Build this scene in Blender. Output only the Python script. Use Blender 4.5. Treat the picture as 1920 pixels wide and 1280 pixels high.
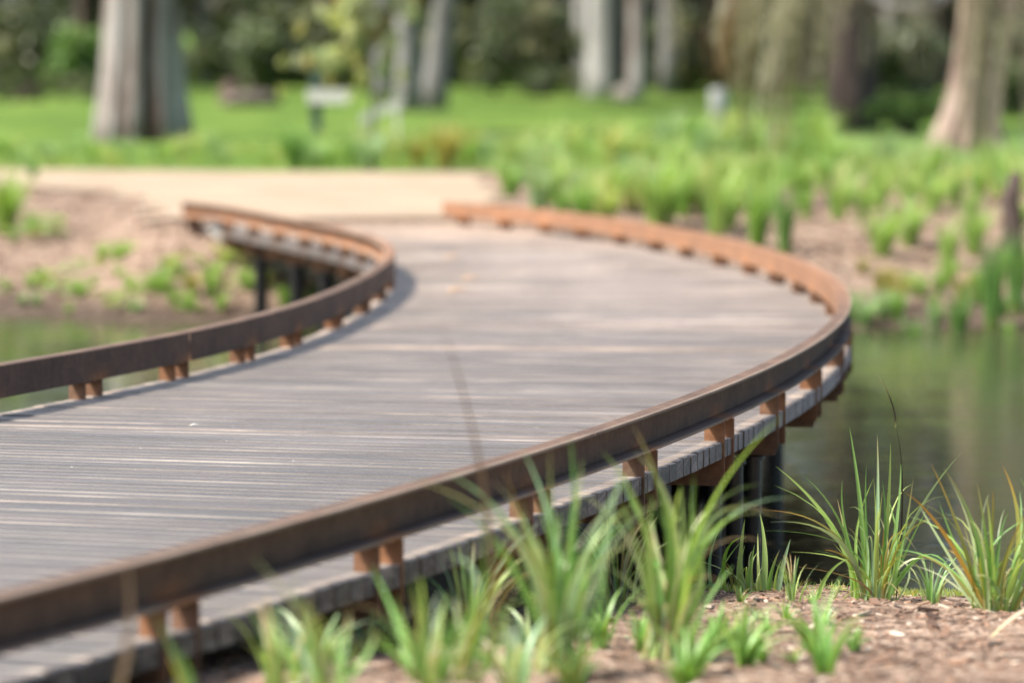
import bpy, bmesh, math, random
import numpy as np
from mathutils import Vector, Matrix, noise

for o in list(bpy.data.objects): bpy.data.objects.remove(o)
S = bpy.context.scene
COL = S.collection
rad = math.radians

# ------------------------------------------------------------------ camera, sky, sun, exposure
CAM_H = 1.036
cd = bpy.data.cameras.new('camera'); cam = bpy.data.objects.new('camera', cd); COL.objects.link(cam)
cam.location = (0, 0, CAM_H); cam.rotation_euler = (rad(90) - math.atan(499/5600), 0, 0)
cd.lens = 105; cd.sensor_width = 36; cd.clip_start = 0.1; cd.clip_end = 1500
cd.dof.use_dof = True; cd.dof.focus_distance = 8.05; cd.dof.aperture_fstop = 1.75
S.camera = cam

SUN_EL, SUN_AZ = 53.0, 252.0        # azimuth the light comes from, clockwise from +Y (behind the camera, to the left)
w = bpy.data.worlds.new('World'); S.world = w; w.use_nodes = True
wn = w.node_tree.nodes; wl = w.node_tree.links
bg = wn['Background']; sky = wn.new('ShaderNodeTexSky'); sky.sky_type = 'NISHITA'; sky.sun_disc = False
sky.sun_elevation = rad(SUN_EL); sky.sun_rotation = rad(SUN_AZ); sky.air_density = 1.0; sky.dust_density = 3.0; sky.ozone_density = 0.6
wl.new(sky.outputs[0], bg.inputs[0]); bg.inputs[1].default_value = 0.098
sd = bpy.data.lights.new('sun', 'SUN'); sun = bpy.data.objects.new('sun', sd); COL.objects.link(sun)
sd.energy = 4.4; sd.angle = rad(9); sd.color = (1.0, 0.94, 0.85)
tv = Vector((math.sin(rad(SUN_AZ))*math.cos(rad(SUN_EL)), math.cos(rad(SUN_AZ))*math.cos(rad(SUN_EL)), math.sin(rad(SUN_EL))))
sun.rotation_euler = tv.to_track_quat('Z', 'Y').to_euler()
S.view_settings.view_transform = 'Standard'; S.view_settings.look = 'None'
S.view_settings.exposure = 1.14; S.view_settings.gamma = 1
S.render.engine = 'CYCLES'
S.cycles.use_denoising = True
S.cycles.max_bounces = 6; S.cycles.transparent_max_bounces = 4
S.cycles.caustics_reflective = False; S.cycles.caustics_refractive = False

# ------------------------------------------------------------------ object helpers
def tag(o, label=None, cat=None, group=None, kind=None):
    if label: o['label'] = label
    if cat: o['category'] = cat
    if group: o['group'] = group
    if kind: o['kind'] = kind
    return o
def empty(name, loc, label, cat, group=None, rz=0):
    o = bpy.data.objects.new(name, None); COL.objects.link(o); o.location = loc; o.rotation_euler = (0, 0, rz)
    return tag(o, label, cat, group)
def link_mesh(name, me, parent=None, mat=None):
    o = bpy.data.objects.new(name, me); COL.objects.link(o)
    if parent: o.parent = parent
    if mat and not me.materials: me.materials.append(mat)
    return o
def mesh(name, V, F, mat=None, smooth=False, tint=None, uv=None):
    """V list of points, F faces, tint: one colour per vertex, uv: one (u,v) per vertex"""
    me = bpy.data.meshes.new(name)
    me.from_pydata([tuple(v) for v in V], [], [tuple(int(i) for i in f) for f in F])
    if mat: me.materials.append(mat)
    if smooth: me.polygons.foreach_set('use_smooth', [True]*len(me.polygons))
    if tint is not None:
        a = me.color_attributes.new('tint', 'FLOAT_COLOR', 'POINT')
        t = np.ones((len(V), 4)); t[:, :3] = np.asarray(tint)[:, :3]; a.data.foreach_set('color', t.ravel())
    if uv is not None:
        l = me.uv_layers.new(name='UVMap'); idx = np.zeros(len(me.loops), int); me.loops.foreach_get('vertex_index', idx)
        l.data.foreach_set('uv', np.asarray(uv, float)[idx].ravel())
    me.update(); return me
class MB:
    def __init__(s): s.V = []; s.F = []; s.T = []
    def add(s, V, F, t=(1, 1, 1)):
        n = len(s.V); s.V += [tuple(v) for v in V]; s.F += [tuple(i+n for i in f) for f in F]; s.T += [t]*len(V)
    def hexa(s, P, t=(1, 1, 1)):       # 8 corners: bottom 4 then top 4
        s.add(P, [(3, 2, 1, 0), (4, 5, 6, 7), (0, 1, 5, 4), (1, 2, 6, 5), (2, 3, 7, 6), (3, 0, 4, 7)], t)
    def box(s, c, d, ax=(1, 0, 0), t=(1, 1, 1)):   # centre, size, direction of the local x axis
        x = Vector(ax).normalized(); y = Vector((-x.y, x.x, 0)); z = Vector((0, 0, 1)); c = Vector(c)
        s.hexa([c + x*(a*d[0]/2) + y*(b*d[1]/2) + z*(e*d[2]/2) for e in (-1, 1) for a, b in ((-1, -1), (1, -1), (1, 1), (-1, 1))], t)
    def tube(s, pts, rs, n=10, t=(1, 1, 1), cap=True, fr=None):
        pts = [Vector(p) for p in pts]; V = []; F = []
        for i, p in enumerate(pts):
            d = (pts[min(i+1, len(pts)-1)] - pts[max(i-1, 0)]).normalized()
            a = d.cross(Vector((0, 1, 0.01))).normalized() if abs(d.y) < .9 else d.cross(Vector((1, 0, 0))).normalized()
            b = d.cross(a)
            for k in range(n):
                th = 2*math.pi*k/n; r = rs[i]*(fr(i, th) if fr else 1)
                V.append(p + a*(r*math.cos(th)) + b*(r*math.sin(th)))
        for i in range(len(pts)-1):
            for k in range(n):
                F.append((i*n+k, i*n+(k+1) % n, (i+1)*n+(k+1) % n, (i+1)*n+k))
        if cap: F.append(tuple(range(n))[::-1]); F.append(tuple((len(pts)-1)*n+k for k in range(n)))
        s.add(V, F, t)
    def mesh(s, name, mat, smooth=False): return mesh(name, s.V, s.F, mat, smooth, s.T)

# ------------------------------------------------------------------ material helpers
def mat(name):
    m = bpy.data.materials.new(name); m.use_nodes = True
    return m, m.node_tree.nodes, m.node_tree.links, m.node_tree.nodes['Principled BSDF']
def nnoise(N, L, vec, scale, detail=4, rough=.55, sc=None):
    t = N.new('ShaderNodeTexNoise'); t.inputs['Scale'].default_value = scale; t.inputs['Detail'].default_value = detail; t.inputs['Roughness'].default_value = rough
    if sc:
        mp = N.new('ShaderNodeMapping'); mp.inputs['Scale'].default_value = sc; L.new(vec, mp.inputs[0]); vec = mp.outputs[0]
    L.new(vec, t.inputs['Vector']); return t.outputs['Fac']
def ramp(N, L, fac, stops):
    r = N.new('ShaderNodeValToRGB'); e = r.color_ramp.elements
    while len(e) < len(stops): e.new(.5)
    for k, (p, c) in enumerate(stops): e[k].position = p; e[k].color = tuple(c) + ((1,) if len(c) == 3 else ())
    L.new(fac, r.inputs[0]); return r.outputs[0]
def mix(N, L, a, b, fac, mode='MIX'):
    m = N.new('ShaderNodeMix'); m.data_type = 'RGBA'; m.blend_type = mode
    if hasattr(fac, 'links') or hasattr(fac, 'is_linked'): L.new(fac, m.inputs[0])
    else: m.inputs[0].default_value = fac
    for k, v in ((6, a), (7, b)):
        if hasattr(v, 'is_linked'): L.new(v, m.inputs[k])
        else: m.inputs[k].default_value = tuple(v) + ((1,) if len(v) == 3 else ())
    return m.outputs[2]
def bump(N, L, h, B, strength=.5, dist=.01):
    b = N.new('ShaderNodeBump'); b.inputs['Strength'].default_value = strength; b.inputs['Distance'].default_value = dist
    L.new(h, b.inputs['Height']); L.new(b.outputs[0], B.inputs['Normal'])
def objvec(N): return N.new('ShaderNodeTexCoord').outputs['Object']
def attr(N, nm='tint'):
    a = N.new('ShaderNodeAttribute'); a.attribute_name = nm; return a.outputs['Color']

# weathered decking timber
M_DECK, N, L, B = mat('weathered_timber')
uvv = N.new('ShaderNodeTexCoord').outputs['UV']
g1 = nnoise(N, L, uvv, 1, 6, .65, (1.6, 330, 1)); g2 = nnoise(N, L, uvv, 1, 5, .7, (14, 420, 1)); g3 = nnoise(N, L, uvv, 1, 3, .5, (1.6, 3.2, 1))
c = ramp(N, L, g1, [(.36, (.026, .020, .016)), (.5, (.120, .099, .080)), (.64, (.31, .268, .226))])
c = mix(N, L, c, attr(N), 1.0, 'MULTIPLY')
c = mix(N, L, c, ramp(N, L, g3, [(.35, (.78, .76, .75)), (.65, (1.15, 1.15, 1.17))]), 1.0, 'MULTIPLY')
dirt = nnoise(N, L, objvec(N), 1.1, 5, .6); c = mix(N, L, c, ramp(N, L, dirt, [(.34, (.72, .70, .66)), (.62, (1.12, 1.10, 1.10))]), 1.0, 'MULTIPLY')
sp = nnoise(N, L, objvec(N), 62, 3, .6)
c = mix(N, L, c, (.55, .54, .53), ramp(N, L, sp, [(.70, (0, 0, 0)), (.76, (.7, .7, .7))]))
L.new(c, B.inputs['Base Color']); B.inputs['Roughness'].default_value = .52
B.inputs['Specular IOR Level'].default_value = .7; B.inputs['Coat Weight'].default_value = .1; B.inputs['Coat Roughness'].default_value = .42; B.inputs['Sheen Weight'].default_value = 1.0; B.inputs['Sheen Roughness'].default_value = .24; B.inputs['Sheen Tint'].default_value = (1, .93, .9, 1)
bump(N, L, g2, B, .5, .004)

# rusted weathering steel
def rust(name, k=1.0):
    m, N, L, B = mat(name)
    o = objvec(N); n1 = nnoise(N, L, o, 5.5, 7, .7); n2 = nnoise(N, L, o, 1, 5, .6, (46, 46, 5)); n3 = nnoise(N, L, o, 55, 3, .6)
    c = ramp(N, L, n1, [(.30, (.070*k, .044*k, .033*k)), (.55, (.125*k, .080*k, .057*k)), (.8, (.21*k, .125*k, .078*k))])
    c = mix(N, L, c, ramp(N, L, n2, [(.3, (.62, .62, .60)), (.75, (1.3, 1.22, 1.15))]), .5, 'MULTIPLY')
    c = mix(N, L, c, ramp(N, L, n3, [(.3, (.8, .8, .8)), (.7, (1.2, 1.2, 1.2))]), .8, 'MULTIPLY')
    sep = N.new('ShaderNodeSeparateColor'); L.new(attr(N), sep.inputs[0])
    c = mix(N, L, c, ramp(N, L, n1, [(.3, (.17, .088, .050)), (.7, (.31, .16, .088))]), sep.outputs[1])
    c = mix(N, L, c, (.34, .27, .21), sep.outputs[2])
    c = mix(N, L, c, ramp(N, L, n3, [(.3, (.34, .125, .035)), (.7, (.52, .22, .07))]), sep.outputs[0])
    L.new(c, B.inputs['Base Color']); B.inputs['Roughness'].default_value = .72; B.inputs['Metallic'].default_value = 0.0
    bump(N, L, n3, B, .35, .003)
    return m
M_RUST = rust('rusted_steel')
def flat(name, col, rough=.6, metal=0, scale=20, amt=.25, bmp=.2):
    m, N, L, B = mat(name); n = nnoise(N, L, objvec(N), scale, 5, .6)
    c = ramp(N, L, n, [(.3, [x*(1-amt) for x in col]), (.7, [x*(1+amt) for x in col])])
    L.new(c, B.inputs['Base Color']); B.inputs['Roughness'].default_value = rough; B.inputs['Metallic'].default_value = metal
    bump(N, L, n, B, bmp, .01); return m
M_PILE = flat('black_pile_coating', (.006, .006, .007), .33)
M_BEARER = flat('black_steel', (.02, .018, .017), .6)
M_CONC = flat('pale_concrete', (.34, .33, .30), .85)
M_ROCK = flat('pale_rock', (.36, .31, .27), .9, 0, 6, .35, .5)
M_WOOD_PALE = flat('pale_painted_timber', (.62, .61, .58), .7)
M_POST = flat('dark_green_metal', (.05, .085, .07), .5)
M_MULCHCHIP, N, L, B = mat('bark_chip'); L.new(attr(N), B.inputs['Base Color']); B.inputs['Roughness'].default_value = .85
# leaves: colour attribute, thin translucent surface
def leafmat(name, tr=.35, rough=.45):
    m, N, L, B = mat(name); a = attr(N); L.new(a, B.inputs['Base Color']); B.inputs['Roughness'].default_value = rough
    t = N.new('ShaderNodeBsdfTranslucent'); L.new(mix(N, L, a, (1.25, 1.3, .7), 1.0, 'MULTIPLY'), t.inputs[0])
    ms = N.new('ShaderNodeMixShader'); ms.inputs[0].default_value = tr; L.new(B.outputs[0], ms.inputs[1]); L.new(t.outputs[0], ms.inputs[2])
    L.new(ms.outputs[0], N['Material Output'].inputs[0]); return m
M_BLADE = leafmat('grass_blade', .38, .38); M_LEAF = leafmat('tree_leaf', .3, .5)
def bark(name, stops, sc=(5, 5, .9)):
    m, N, L, B = mat(name); o = objvec(N); n1 = nnoise(N, L, o, 1.3, 6, .6, sc); n2 = nnoise(N, L, o, 9, 5, .65)
    c = ramp(N, L, n1, stops); c = mix(N, L, c, ramp(N, L, n2, [(.3, (.7, .7, .7)), (.7, (1.2, 1.2, 1.2))]), .8, 'MULTIPLY')
    sp_ = N.new('ShaderNodeSeparateColor'); L.new(attr(N), sp_.inputs[0]); c = mix(N, L, (.085, .055, .045), c, sp_.outputs[0])   # brown inner bark in the clefts
    L.new(c, B.inputs['Base Color']); B.inputs['Roughness'].default_value = .9; bump(N, L, n1, B, .6, .05); return m
M_BARK_GUM = bark('gum_bark', [(.36, (.08, .056, .047)), (.43, (.19, .15, .135)), (.50, (.30, .28, .27)), (.8, (.40, .395, .40))], (2.0, 2.0, .3))
M_BARK_GREY = bark('grey_bark', [(.3, (.11, .10, .095)), (.55, (.21, .205, .20)), (.8, (.30, .30, .295))])
M_BARK_DARK = bark('dark_bark', [(.3, (.035, .024, .02)), (.55, (.085, .06, .05)), (.8, (.15, .11, .09))])
M_BARK_PINK = bark('pinkish_bark', [(.35, (.15, .10, .08)), (.5, (.32, .24, .20)), (.75, (.48, .40, .35))], (4.5, 4.5, .8))
M_BARK_PALE = bark('pale_bark', [(.3, (.20, .19, .18)), (.55, (.34, .33, .32)), (.8, (.46, .45, .44))])

# ground: bark mulch near the water and on the banks, grass beyond the path
M_GROUND, N, L, B = mat('mulch_and_lawn')
o = objvec(N); sepx = N.new('ShaderNodeSeparateXYZ'); L.new(o, sepx.inputs[0])
chip = N.new('ShaderNodeTexVoronoi'); chip.inputs['Scale'].default_value = 30; L.new(o, chip.inputs['Vector'])
nb = nnoise(N, L, o, 3.5, 6, .6); ns = nnoise(N, L, o, .22, 3, .5)
mul = ramp(N, L, chip.outputs['Color'], [(.1, (.10, .067, .048)), (.45, (.225, .162, .120)), (.9, (.37, .285, .22))])
mul = mix(N, L, mul, ramp(N, L, nb, [(.3, (.72, .68, .66)), (.7, (1.12, 1.1, 1.1))]), .9, 'MULTIPLY')
gr = ramp(N, L, nnoise(N, L, o, .5, 5, .6, (1, .35, 1)), [(.3, (.050, .105, .014)), (.5, (.095, .165, .024)), (.75, (.165, .235, .042))])
gr = mix(N, L, gr, ramp(N, L, nnoise(N, L, o, 14, 4), [(.3, (.7, .7, .7)), (.7, (1.25, 1.25, 1.25))]), .8, 'MULTIPLY')
ma = N.new('ShaderNodeMath'); ma.operation = 'MULTIPLY_ADD'; L.new(ns, ma.inputs[0]); ma.inputs[1].default_value = 7; L.new(sepx.outputs[1], ma.inputs[2])
mr = N.new('ShaderNodeMapRange'); mr.inputs[1].default_value = 34.8; mr.inputs[2].default_value = 36.8; L.new(ma.outputs[0], mr.inputs[0])
c = mix(N, L, mul, gr, mr.outputs[0])
wet = N.new('ShaderNodeMapRange'); wet.inputs[1].default_value = -.50; wet.inputs[2].default_value = -.40; wet.inputs[3].default_value = .35; wet.inputs[4].default_value = 1
L.new(sepx.outputs[2], wet.inputs[0]); wc = N.new('ShaderNodeCombineColor')
for k in range(3): L.new(wet.outputs[0], wc.inputs[k])
c = mix(N, L, c, wc.outputs[0], 1.0, 'MULTIPLY')
L.new(c, B.inputs['Base Color']); B.inputs['Roughness'].default_value = .95; B.inputs['Specular IOR Level'].default_value = .2
bump(N, L, chip.outputs['Distance'], B, .8, .02)
M_SAND, N, L, B = mat('pale_sandy_gravel')
o = objvec(N); c = ramp(N, L, nnoise(N, L, o, 55, 4, .6), [(.3, (.27, .205, .145)), (.7, (.42, .34, .25))])
c = mix(N, L, c, ramp(N, L, nnoise(N, L, o, .9, 5, .65), [(.35, (.80, .76, .72)), (.65, (1.06, 1.05, 1.04))]), 1.0, 'MULTIPLY')
L.new(c, B.inputs['Base Color']); B.inputs['Roughness'].default_value = .95; bump(N, L, nnoise(N, L, o, 55, 4, .6), B, .4, .01)
# pond water
M_WATER, N, L, B = mat('pond_water')
o = objvec(N); B.inputs['Base Color'].default_value = (.050, .055, .028, 1); B.inputs['Roughness'].default_value = .06; B.inputs['IOR'].default_value = 1.42
B.inputs['Specular IOR Level'].default_value = .75
wv = nnoise(N, L, o, 1, 3, .5, (3.0, 11, 1)); wv2 = nnoise(N, L, o, 1, 2, .5, (.5, 1.2, 1))
mm = N.new('ShaderNodeMath'); mm.operation = 'MULTIPLY'; L.new(wv, mm.inputs[0]); L.new(wv2, mm.inputs[1]); bump(N, L, mm.outputs[0], B, .6, .014)

# ------------------------------------------------------------------ ground shape
def sstep(a, b, x):
    t = min(1, max(0, (x-a)/(b-a))); return t*t*(3-2*t)
def lerp(a, b, t): return a+(b-a)*t
WATER = -.55
def ground(x, y):
    n = noise.noise(Vector((x*.9, y*.9, 3.1)))*.03 + noise.noise(Vector((x*3.1, y*3.1, 8)))*.012
    if y < 13:
        y0 = 8.05 + noise.noise(Vector((x*.8, 0, 5)))*.12 - .1*sstep(1, 2, x)
        if y < 4.2: z = .06
        else: z = lerp(.06, -.37, min(1, (y-4.2)/(y0-4.2)))
        z += (n+noise.noise(Vector((x*7, y*7, 1)))*.012)*sstep(3, 5, y)
        return z - sstep(y0-.05, y0+1.6, y)*1.1
    t = sstep(-2.4, 0.6, x); ye = lerp(19.5, 18.6, t) + noise.noise(Vector((x*.5, 2, 7)))*.35
    br = 1 - sstep(1.2, 2.2, abs(x+1.15)); top = lerp(6.0, 1.6, br); ye = lerp(ye, 19.3, br)
    d = y-ye
    if d < 0: return WATER + max(-1.2, d*.35)
    k = min(1, d/top); z = WATER*(1-k)**1.15 + (n*1.2 if d > .1 else 0)*sstep(0, .6, k)*(1-br)*(1-sstep(26.5, 28, y))
    if y > 35: z += (y-35)*.0062 + n*2*sstep(35, 40, y)
    if y > 130: z += (y-130)*.02
    return z

# ground sheet (fine near the camera and the banks, coarse to the horizon)
ys = list(np.arange(-6, 3.6, .8)) + list(np.arange(3.6, 10, .07)) + list(np.arange(10, 18, .8)) + list(np.arange(18, 28, .16)) + list(np.arange(28, 50, .7)) + list(np.arange(50, 160, 5)) + [170, 190, 220, 300, 420, 600]
xs = [-300, -160, -90, -60, -45, -35, -28] + list(np.arange(-22, -8, 1.2)) + list(np.arange(-8, -2.4, .3)) + list(np.arange(-2.4, 3.2, .09)) + list(np.arange(3.2, 9, .3)) + list(np.arange(9, 22, 1.2)) + [28, 35, 45, 60, 90, 160, 300]
V = [(x, y, ground(x, y)) for y in ys for x in xs]; nx = len(xs)
F = [(j*nx+i, j*nx+i+1, (j+1)*nx+i+1, (j+1)*nx+i) for j in range(len(ys)-1) for i in range(nx-1)]
tag(link_mesh('ground', mesh('ground', V, F, M_GROUND, True)), kind='structure')
# pond
V = [(-60, 7.4, WATER), (60, 7.4, WATER), (60, 22.5, WATER), (-60, 22.5, WATER)]
tag(link_mesh('water', mesh('water', V, [(0, 1, 2, 3)], M_WATER)), kind='structure')
# sandy path: leaves the boardwalk and turns left
PL = [(-2.62, 21.35), (-2.75, 22.6), (-3.05, 24.6), (-3.6, 26.6), (-4.9, 28.2), (-8, 28.9), (-14, 29.2), (-22, 29.3)]
PR = [(-.35, 21.35), (-.30, 22.6), (-.16, 25), (-.16, 27.5), (-.45, 31.2), (-5.0, 32.2), (-12, 32.7), (-22, 32.6)]
def cat(P, n):
    out = []
    for i in range(len(P)-1):
        a, b, c, d = P[max(i-1, 0)], P[i], P[i+1], P[min(i+2, len(P)-1)]
        for k in range(n):
            t = k/n; out.append(tuple(.5*((2*b[j])+(-a[j]+c[j])*t+(2*a[j]-5*b[j]+4*c[j]-d[j])*t*t+(-a[j]+3*b[j]-3*c[j]+d[j])*t**3) for j in range(len(b))))
    out.append(tuple(P[-1])); return out
def resample(P, n):
    P = np.array(P); s = np.r_[0, np.cumsum(np.linalg.norm(np.diff(P, axis=0), axis=1))]; q = np.linspace(0, s[-1], n)
    return np.c_[np.interp(q, s, P[:, 0]), np.interp(q, s, P[:, 1])]
V = []; F = []; m_ = 14
for i in range(len(PL)-1):
    for k in range(8 if i < len(PL)-2 else 9):
        t = k/8; a = Vector(PL[i]).lerp(Vector(PL[i+1]), t); b = Vector(PR[i]).lerp(Vector(PR[i+1]), t)
        for q in range(m_+1):
            p = a.lerp(b, q/m_); e = noise.noise(Vector((p.x*1.5, p.y*1.5, 0)))*.3+noise.noise(Vector((p.x*6, p.y*6, 4)))*.1 if q in (0, m_) else 0
            V.append((p.x+e, p.y+e, max(ground(p.x, p.y), -.02)+.018))
r_ = len(V)//(m_+1)
F = [(j*(m_+1)+i, j*(m_+1)+i+1, (j+1)*(m_+1)+i+1, (j+1)*(m_+1)+i) for j in range(r_-1) for i in range(m_)]
tag(link_mesh('path', mesh('path', V, F, M_SAND, True)), kind='structure')

# ------------------------------------------------------------------ the curved boardwalk
RC = [(-2.321, 2.372), (-2.034, 2.914), (-1.746, 3.456), (-1.459, 3.998), (-1.171, 4.54), (-0.883, 5.082), (-0.603, 5.628), (-0.341, 6.182), (-0.094, 6.744), (0.139, 7.311), (0.357, 7.885), (0.558, 8.464), (0.742, 9.05), (0.905, 9.641), (1.045, 10.238), (1.162, 10.841), (1.253, 11.447), (1.318, 12.057), (1.358, 12.669), (1.372, 13.283), (1.362, 13.896), (1.33, 14.509), (1.275, 15.12), (1.2, 15.728), (1.104, 16.334), (0.989, 16.937), (0.853, 17.535), (0.696, 18.128), (0.516, 18.715), (0.31, 19.293), (0.076, 19.859), (-0.191, 20.412), (-0.493, 20.945)]
LC = [(-2.669, 6.275), (-2.442, 6.843), (-2.216, 7.411), (-1.99, 7.979), (-1.763, 8.547), (-1.537, 9.115), (-1.311, 9.683), (-1.108, 10.26), (-0.944, 10.849), (-0.821, 11.448), (-0.731, 12.052), (-0.665, 12.66), (-0.617, 13.27), (-0.586, 13.88), (-0.576, 14.492), (-0.594, 15.103), (-0.647, 15.712), (-0.739, 16.316), (-0.87, 16.913), (-1.034, 17.502), (-1.218, 18.085), (-1.412, 18.665), (-1.603, 19.246), (-1.795, 19.827), (-2.014, 20.397), (-2.318, 20.926)]
LEXT = 4.89
LC = [(-2.669-.2266*k, 6.275-.568*k) for k in range(8, 0, -1)] + LC
class Curve:
    def __init__(s, P):
        s.P = np.array(cat(P, 12)); s.s = np.r_[0, np.cumsum(np.linalg.norm(np.diff(s.P, axis=0), axis=1))]; s.len = s.s[-1]
    def at(s, q, off=0):
        p = np.array([np.interp(q, s.s, s.P[:, k]) for k in (0, 1)]); e = .15
        a = np.array([np.interp(max(q-e, 0), s.s, s.P[:, k]) for k in (0, 1)]); b = np.array([np.interp(min(q+e, s.len), s.s, s.P[:, k]) for k in (0, 1)])
        t = (b-a)/np.linalg.norm(b-a); n = np.array([t[1], -t[0]])     # n points to the right
        return p+n*off, t, n
RW = .050                      # width of the steel channel
CR, CL = Curve(RC), Curve(LC)
bw = empty('boardwalk', (0, 8, 0), 'low curving timber boardwalk with rusty steel kerb rails bending left across the pond', 'boardwalk')
def child(name, me, parent, mat_=None):
    o = link_mesh(name, me, parent, mat_)
    if parent is bw: o.location = (0, -8, 0)     # meshes are written in world metres
    return o
rnd = random.Random(4)
# deck boards: laid across, cut flush with the outer rail faces
Lo = np.array([CL.at(q, -RW)[0] for q in np.linspace(0, CL.len, 900)])
def hit_left(p, d):
    a = Lo[:-1]; b = Lo[1:]-Lo[:-1]; den = d[0]*b[:, 1]-d[1]*b[:, 0]
    r = a-p; t = (r[:, 0]*b[:, 1]-r[:, 1]*b[:, 0])/den; u = (r[:, 0]*d[1]-r[:, 1]*d[0])/den
    ok = (u >= 0) & (u <= 1) & (t > .3)
    return p+d*np.min(t[ok]) if ok.any() else None
def board_dir(q):
    p, t, n = CR.at(q); h = math.atan2(t[0], t[1]); g = h*(.60 if h > 0 else .85)
    return np.array([-math.cos(g), math.sin(g)])
V = []; F = []; T = []; U = []; q = .25; bid = 0
PITCH, GAP, TH = .066, .006, .048
while q < CR.len-PITCH:
    A = []
    for qq in (q, q+PITCH-GAP):
        p, t, n = CR.at(qq, RW+rnd.uniform(-.002, .002)); e = hit_left(p, board_dir(qq))
        A.append((p, e))
    q += PITCH; bid += 1
    if A[0][1] is None or A[1][1] is None: continue
    (p0, e0), (p1, e1) = A; zt = rnd.uniform(-.0018, .0018); k = rnd.uniform(.62, 1.12); w_ = rnd.uniform(-.03, .07)
    if rnd.random() < .08: k *= 1.32; w_ += .05
    far_sheen = sstep(8.5, 17, p0[1])      # grazing sheen painted into the tint: far boards lighter, near ones darker
    k *= lerp(.66, 1.05, sstep(5, 10.5, p0[1]))*(1+1.45*far_sheen); w_ += .02*far_sheen
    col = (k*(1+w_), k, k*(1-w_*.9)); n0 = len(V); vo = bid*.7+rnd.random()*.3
    sd2 = sstep(17.5, 20.9, p0[1]); col = (col[0]*(1+.55*sd2), col[1]*(1+.42*sd2), col[2]*(1+.22*sd2)); ln_ = max(.3, np.linalg.norm(e0-p0)); fl = [0, .050/ln_, .060/ln_]+[.060/ln_+(1-.12/ln_)*j_/6 for j_ in range(1, 6)]+[1-.060/ln_, 1-.050/ln_, 1]; nseg = len(fl)-1; ek = 2.3/(.6+.6*k)/max(1, far_sheen*1.5)*rnd.uniform(.9, 1.1)
    for s_ in range(nseg+1):
        f = fl[s_]; tr_ = ek if s_ in (0, 1, nseg-1, nseg) else 1      # the ends outside the rails are untrodden and paler, with sunlight painted in
        a = p0+(e0-p0)*f; b = p1+(e1-p1)*f; c1 = (b-a)/max(np.linalg.norm(b-a), 1e-6)*.006
        wob = zt
        for (P_, z) in ((a, -TH), (b, -TH), (b, wob-.005), (b-c1, wob), (a+c1, wob), (a, wob-.005)):
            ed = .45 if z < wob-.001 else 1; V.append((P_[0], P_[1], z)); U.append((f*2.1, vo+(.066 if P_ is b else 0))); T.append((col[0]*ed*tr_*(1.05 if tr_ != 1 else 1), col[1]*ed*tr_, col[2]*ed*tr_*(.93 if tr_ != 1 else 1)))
    for k_ in range(n0, len(V), 6):
        U[k_+1] = (U[k_+1][0], vo+.066); U[k_+2] = U[k_+3] = (U[k_+1][0], vo+.062)
        U[k_+4] = U[k_+5] = (U[k_][0], vo+.003)
    for s_ in range(nseg):
        for j in range(6):
            a = n0+s_*6+j; b = n0+s_*6+(j+1) % 6; F.append((a, b, b+6, a+6))
    for base_, rev in ((n0, True), (n0+nseg*6, False)):      # weathered end grain, its shade painted in as a darker, bluish tint
        kk = rnd.uniform(.45, .95); ec = (kk*.98, kk*.98, kk*(1.0+rnd.uniform(0, .14))); m0 = len(V)
        for j in range(6): V.append(V[base_+j]); U.append((.3+V[base_+j][2]*.9, vo*3+j*.004)); T.append(ec)
        F.append(tuple(m0+j for j in (range(5, -1, -1) if rev else range(6))))
child('decking', mesh('decking', V, F, M_DECK, False, T, U), bw)
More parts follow.
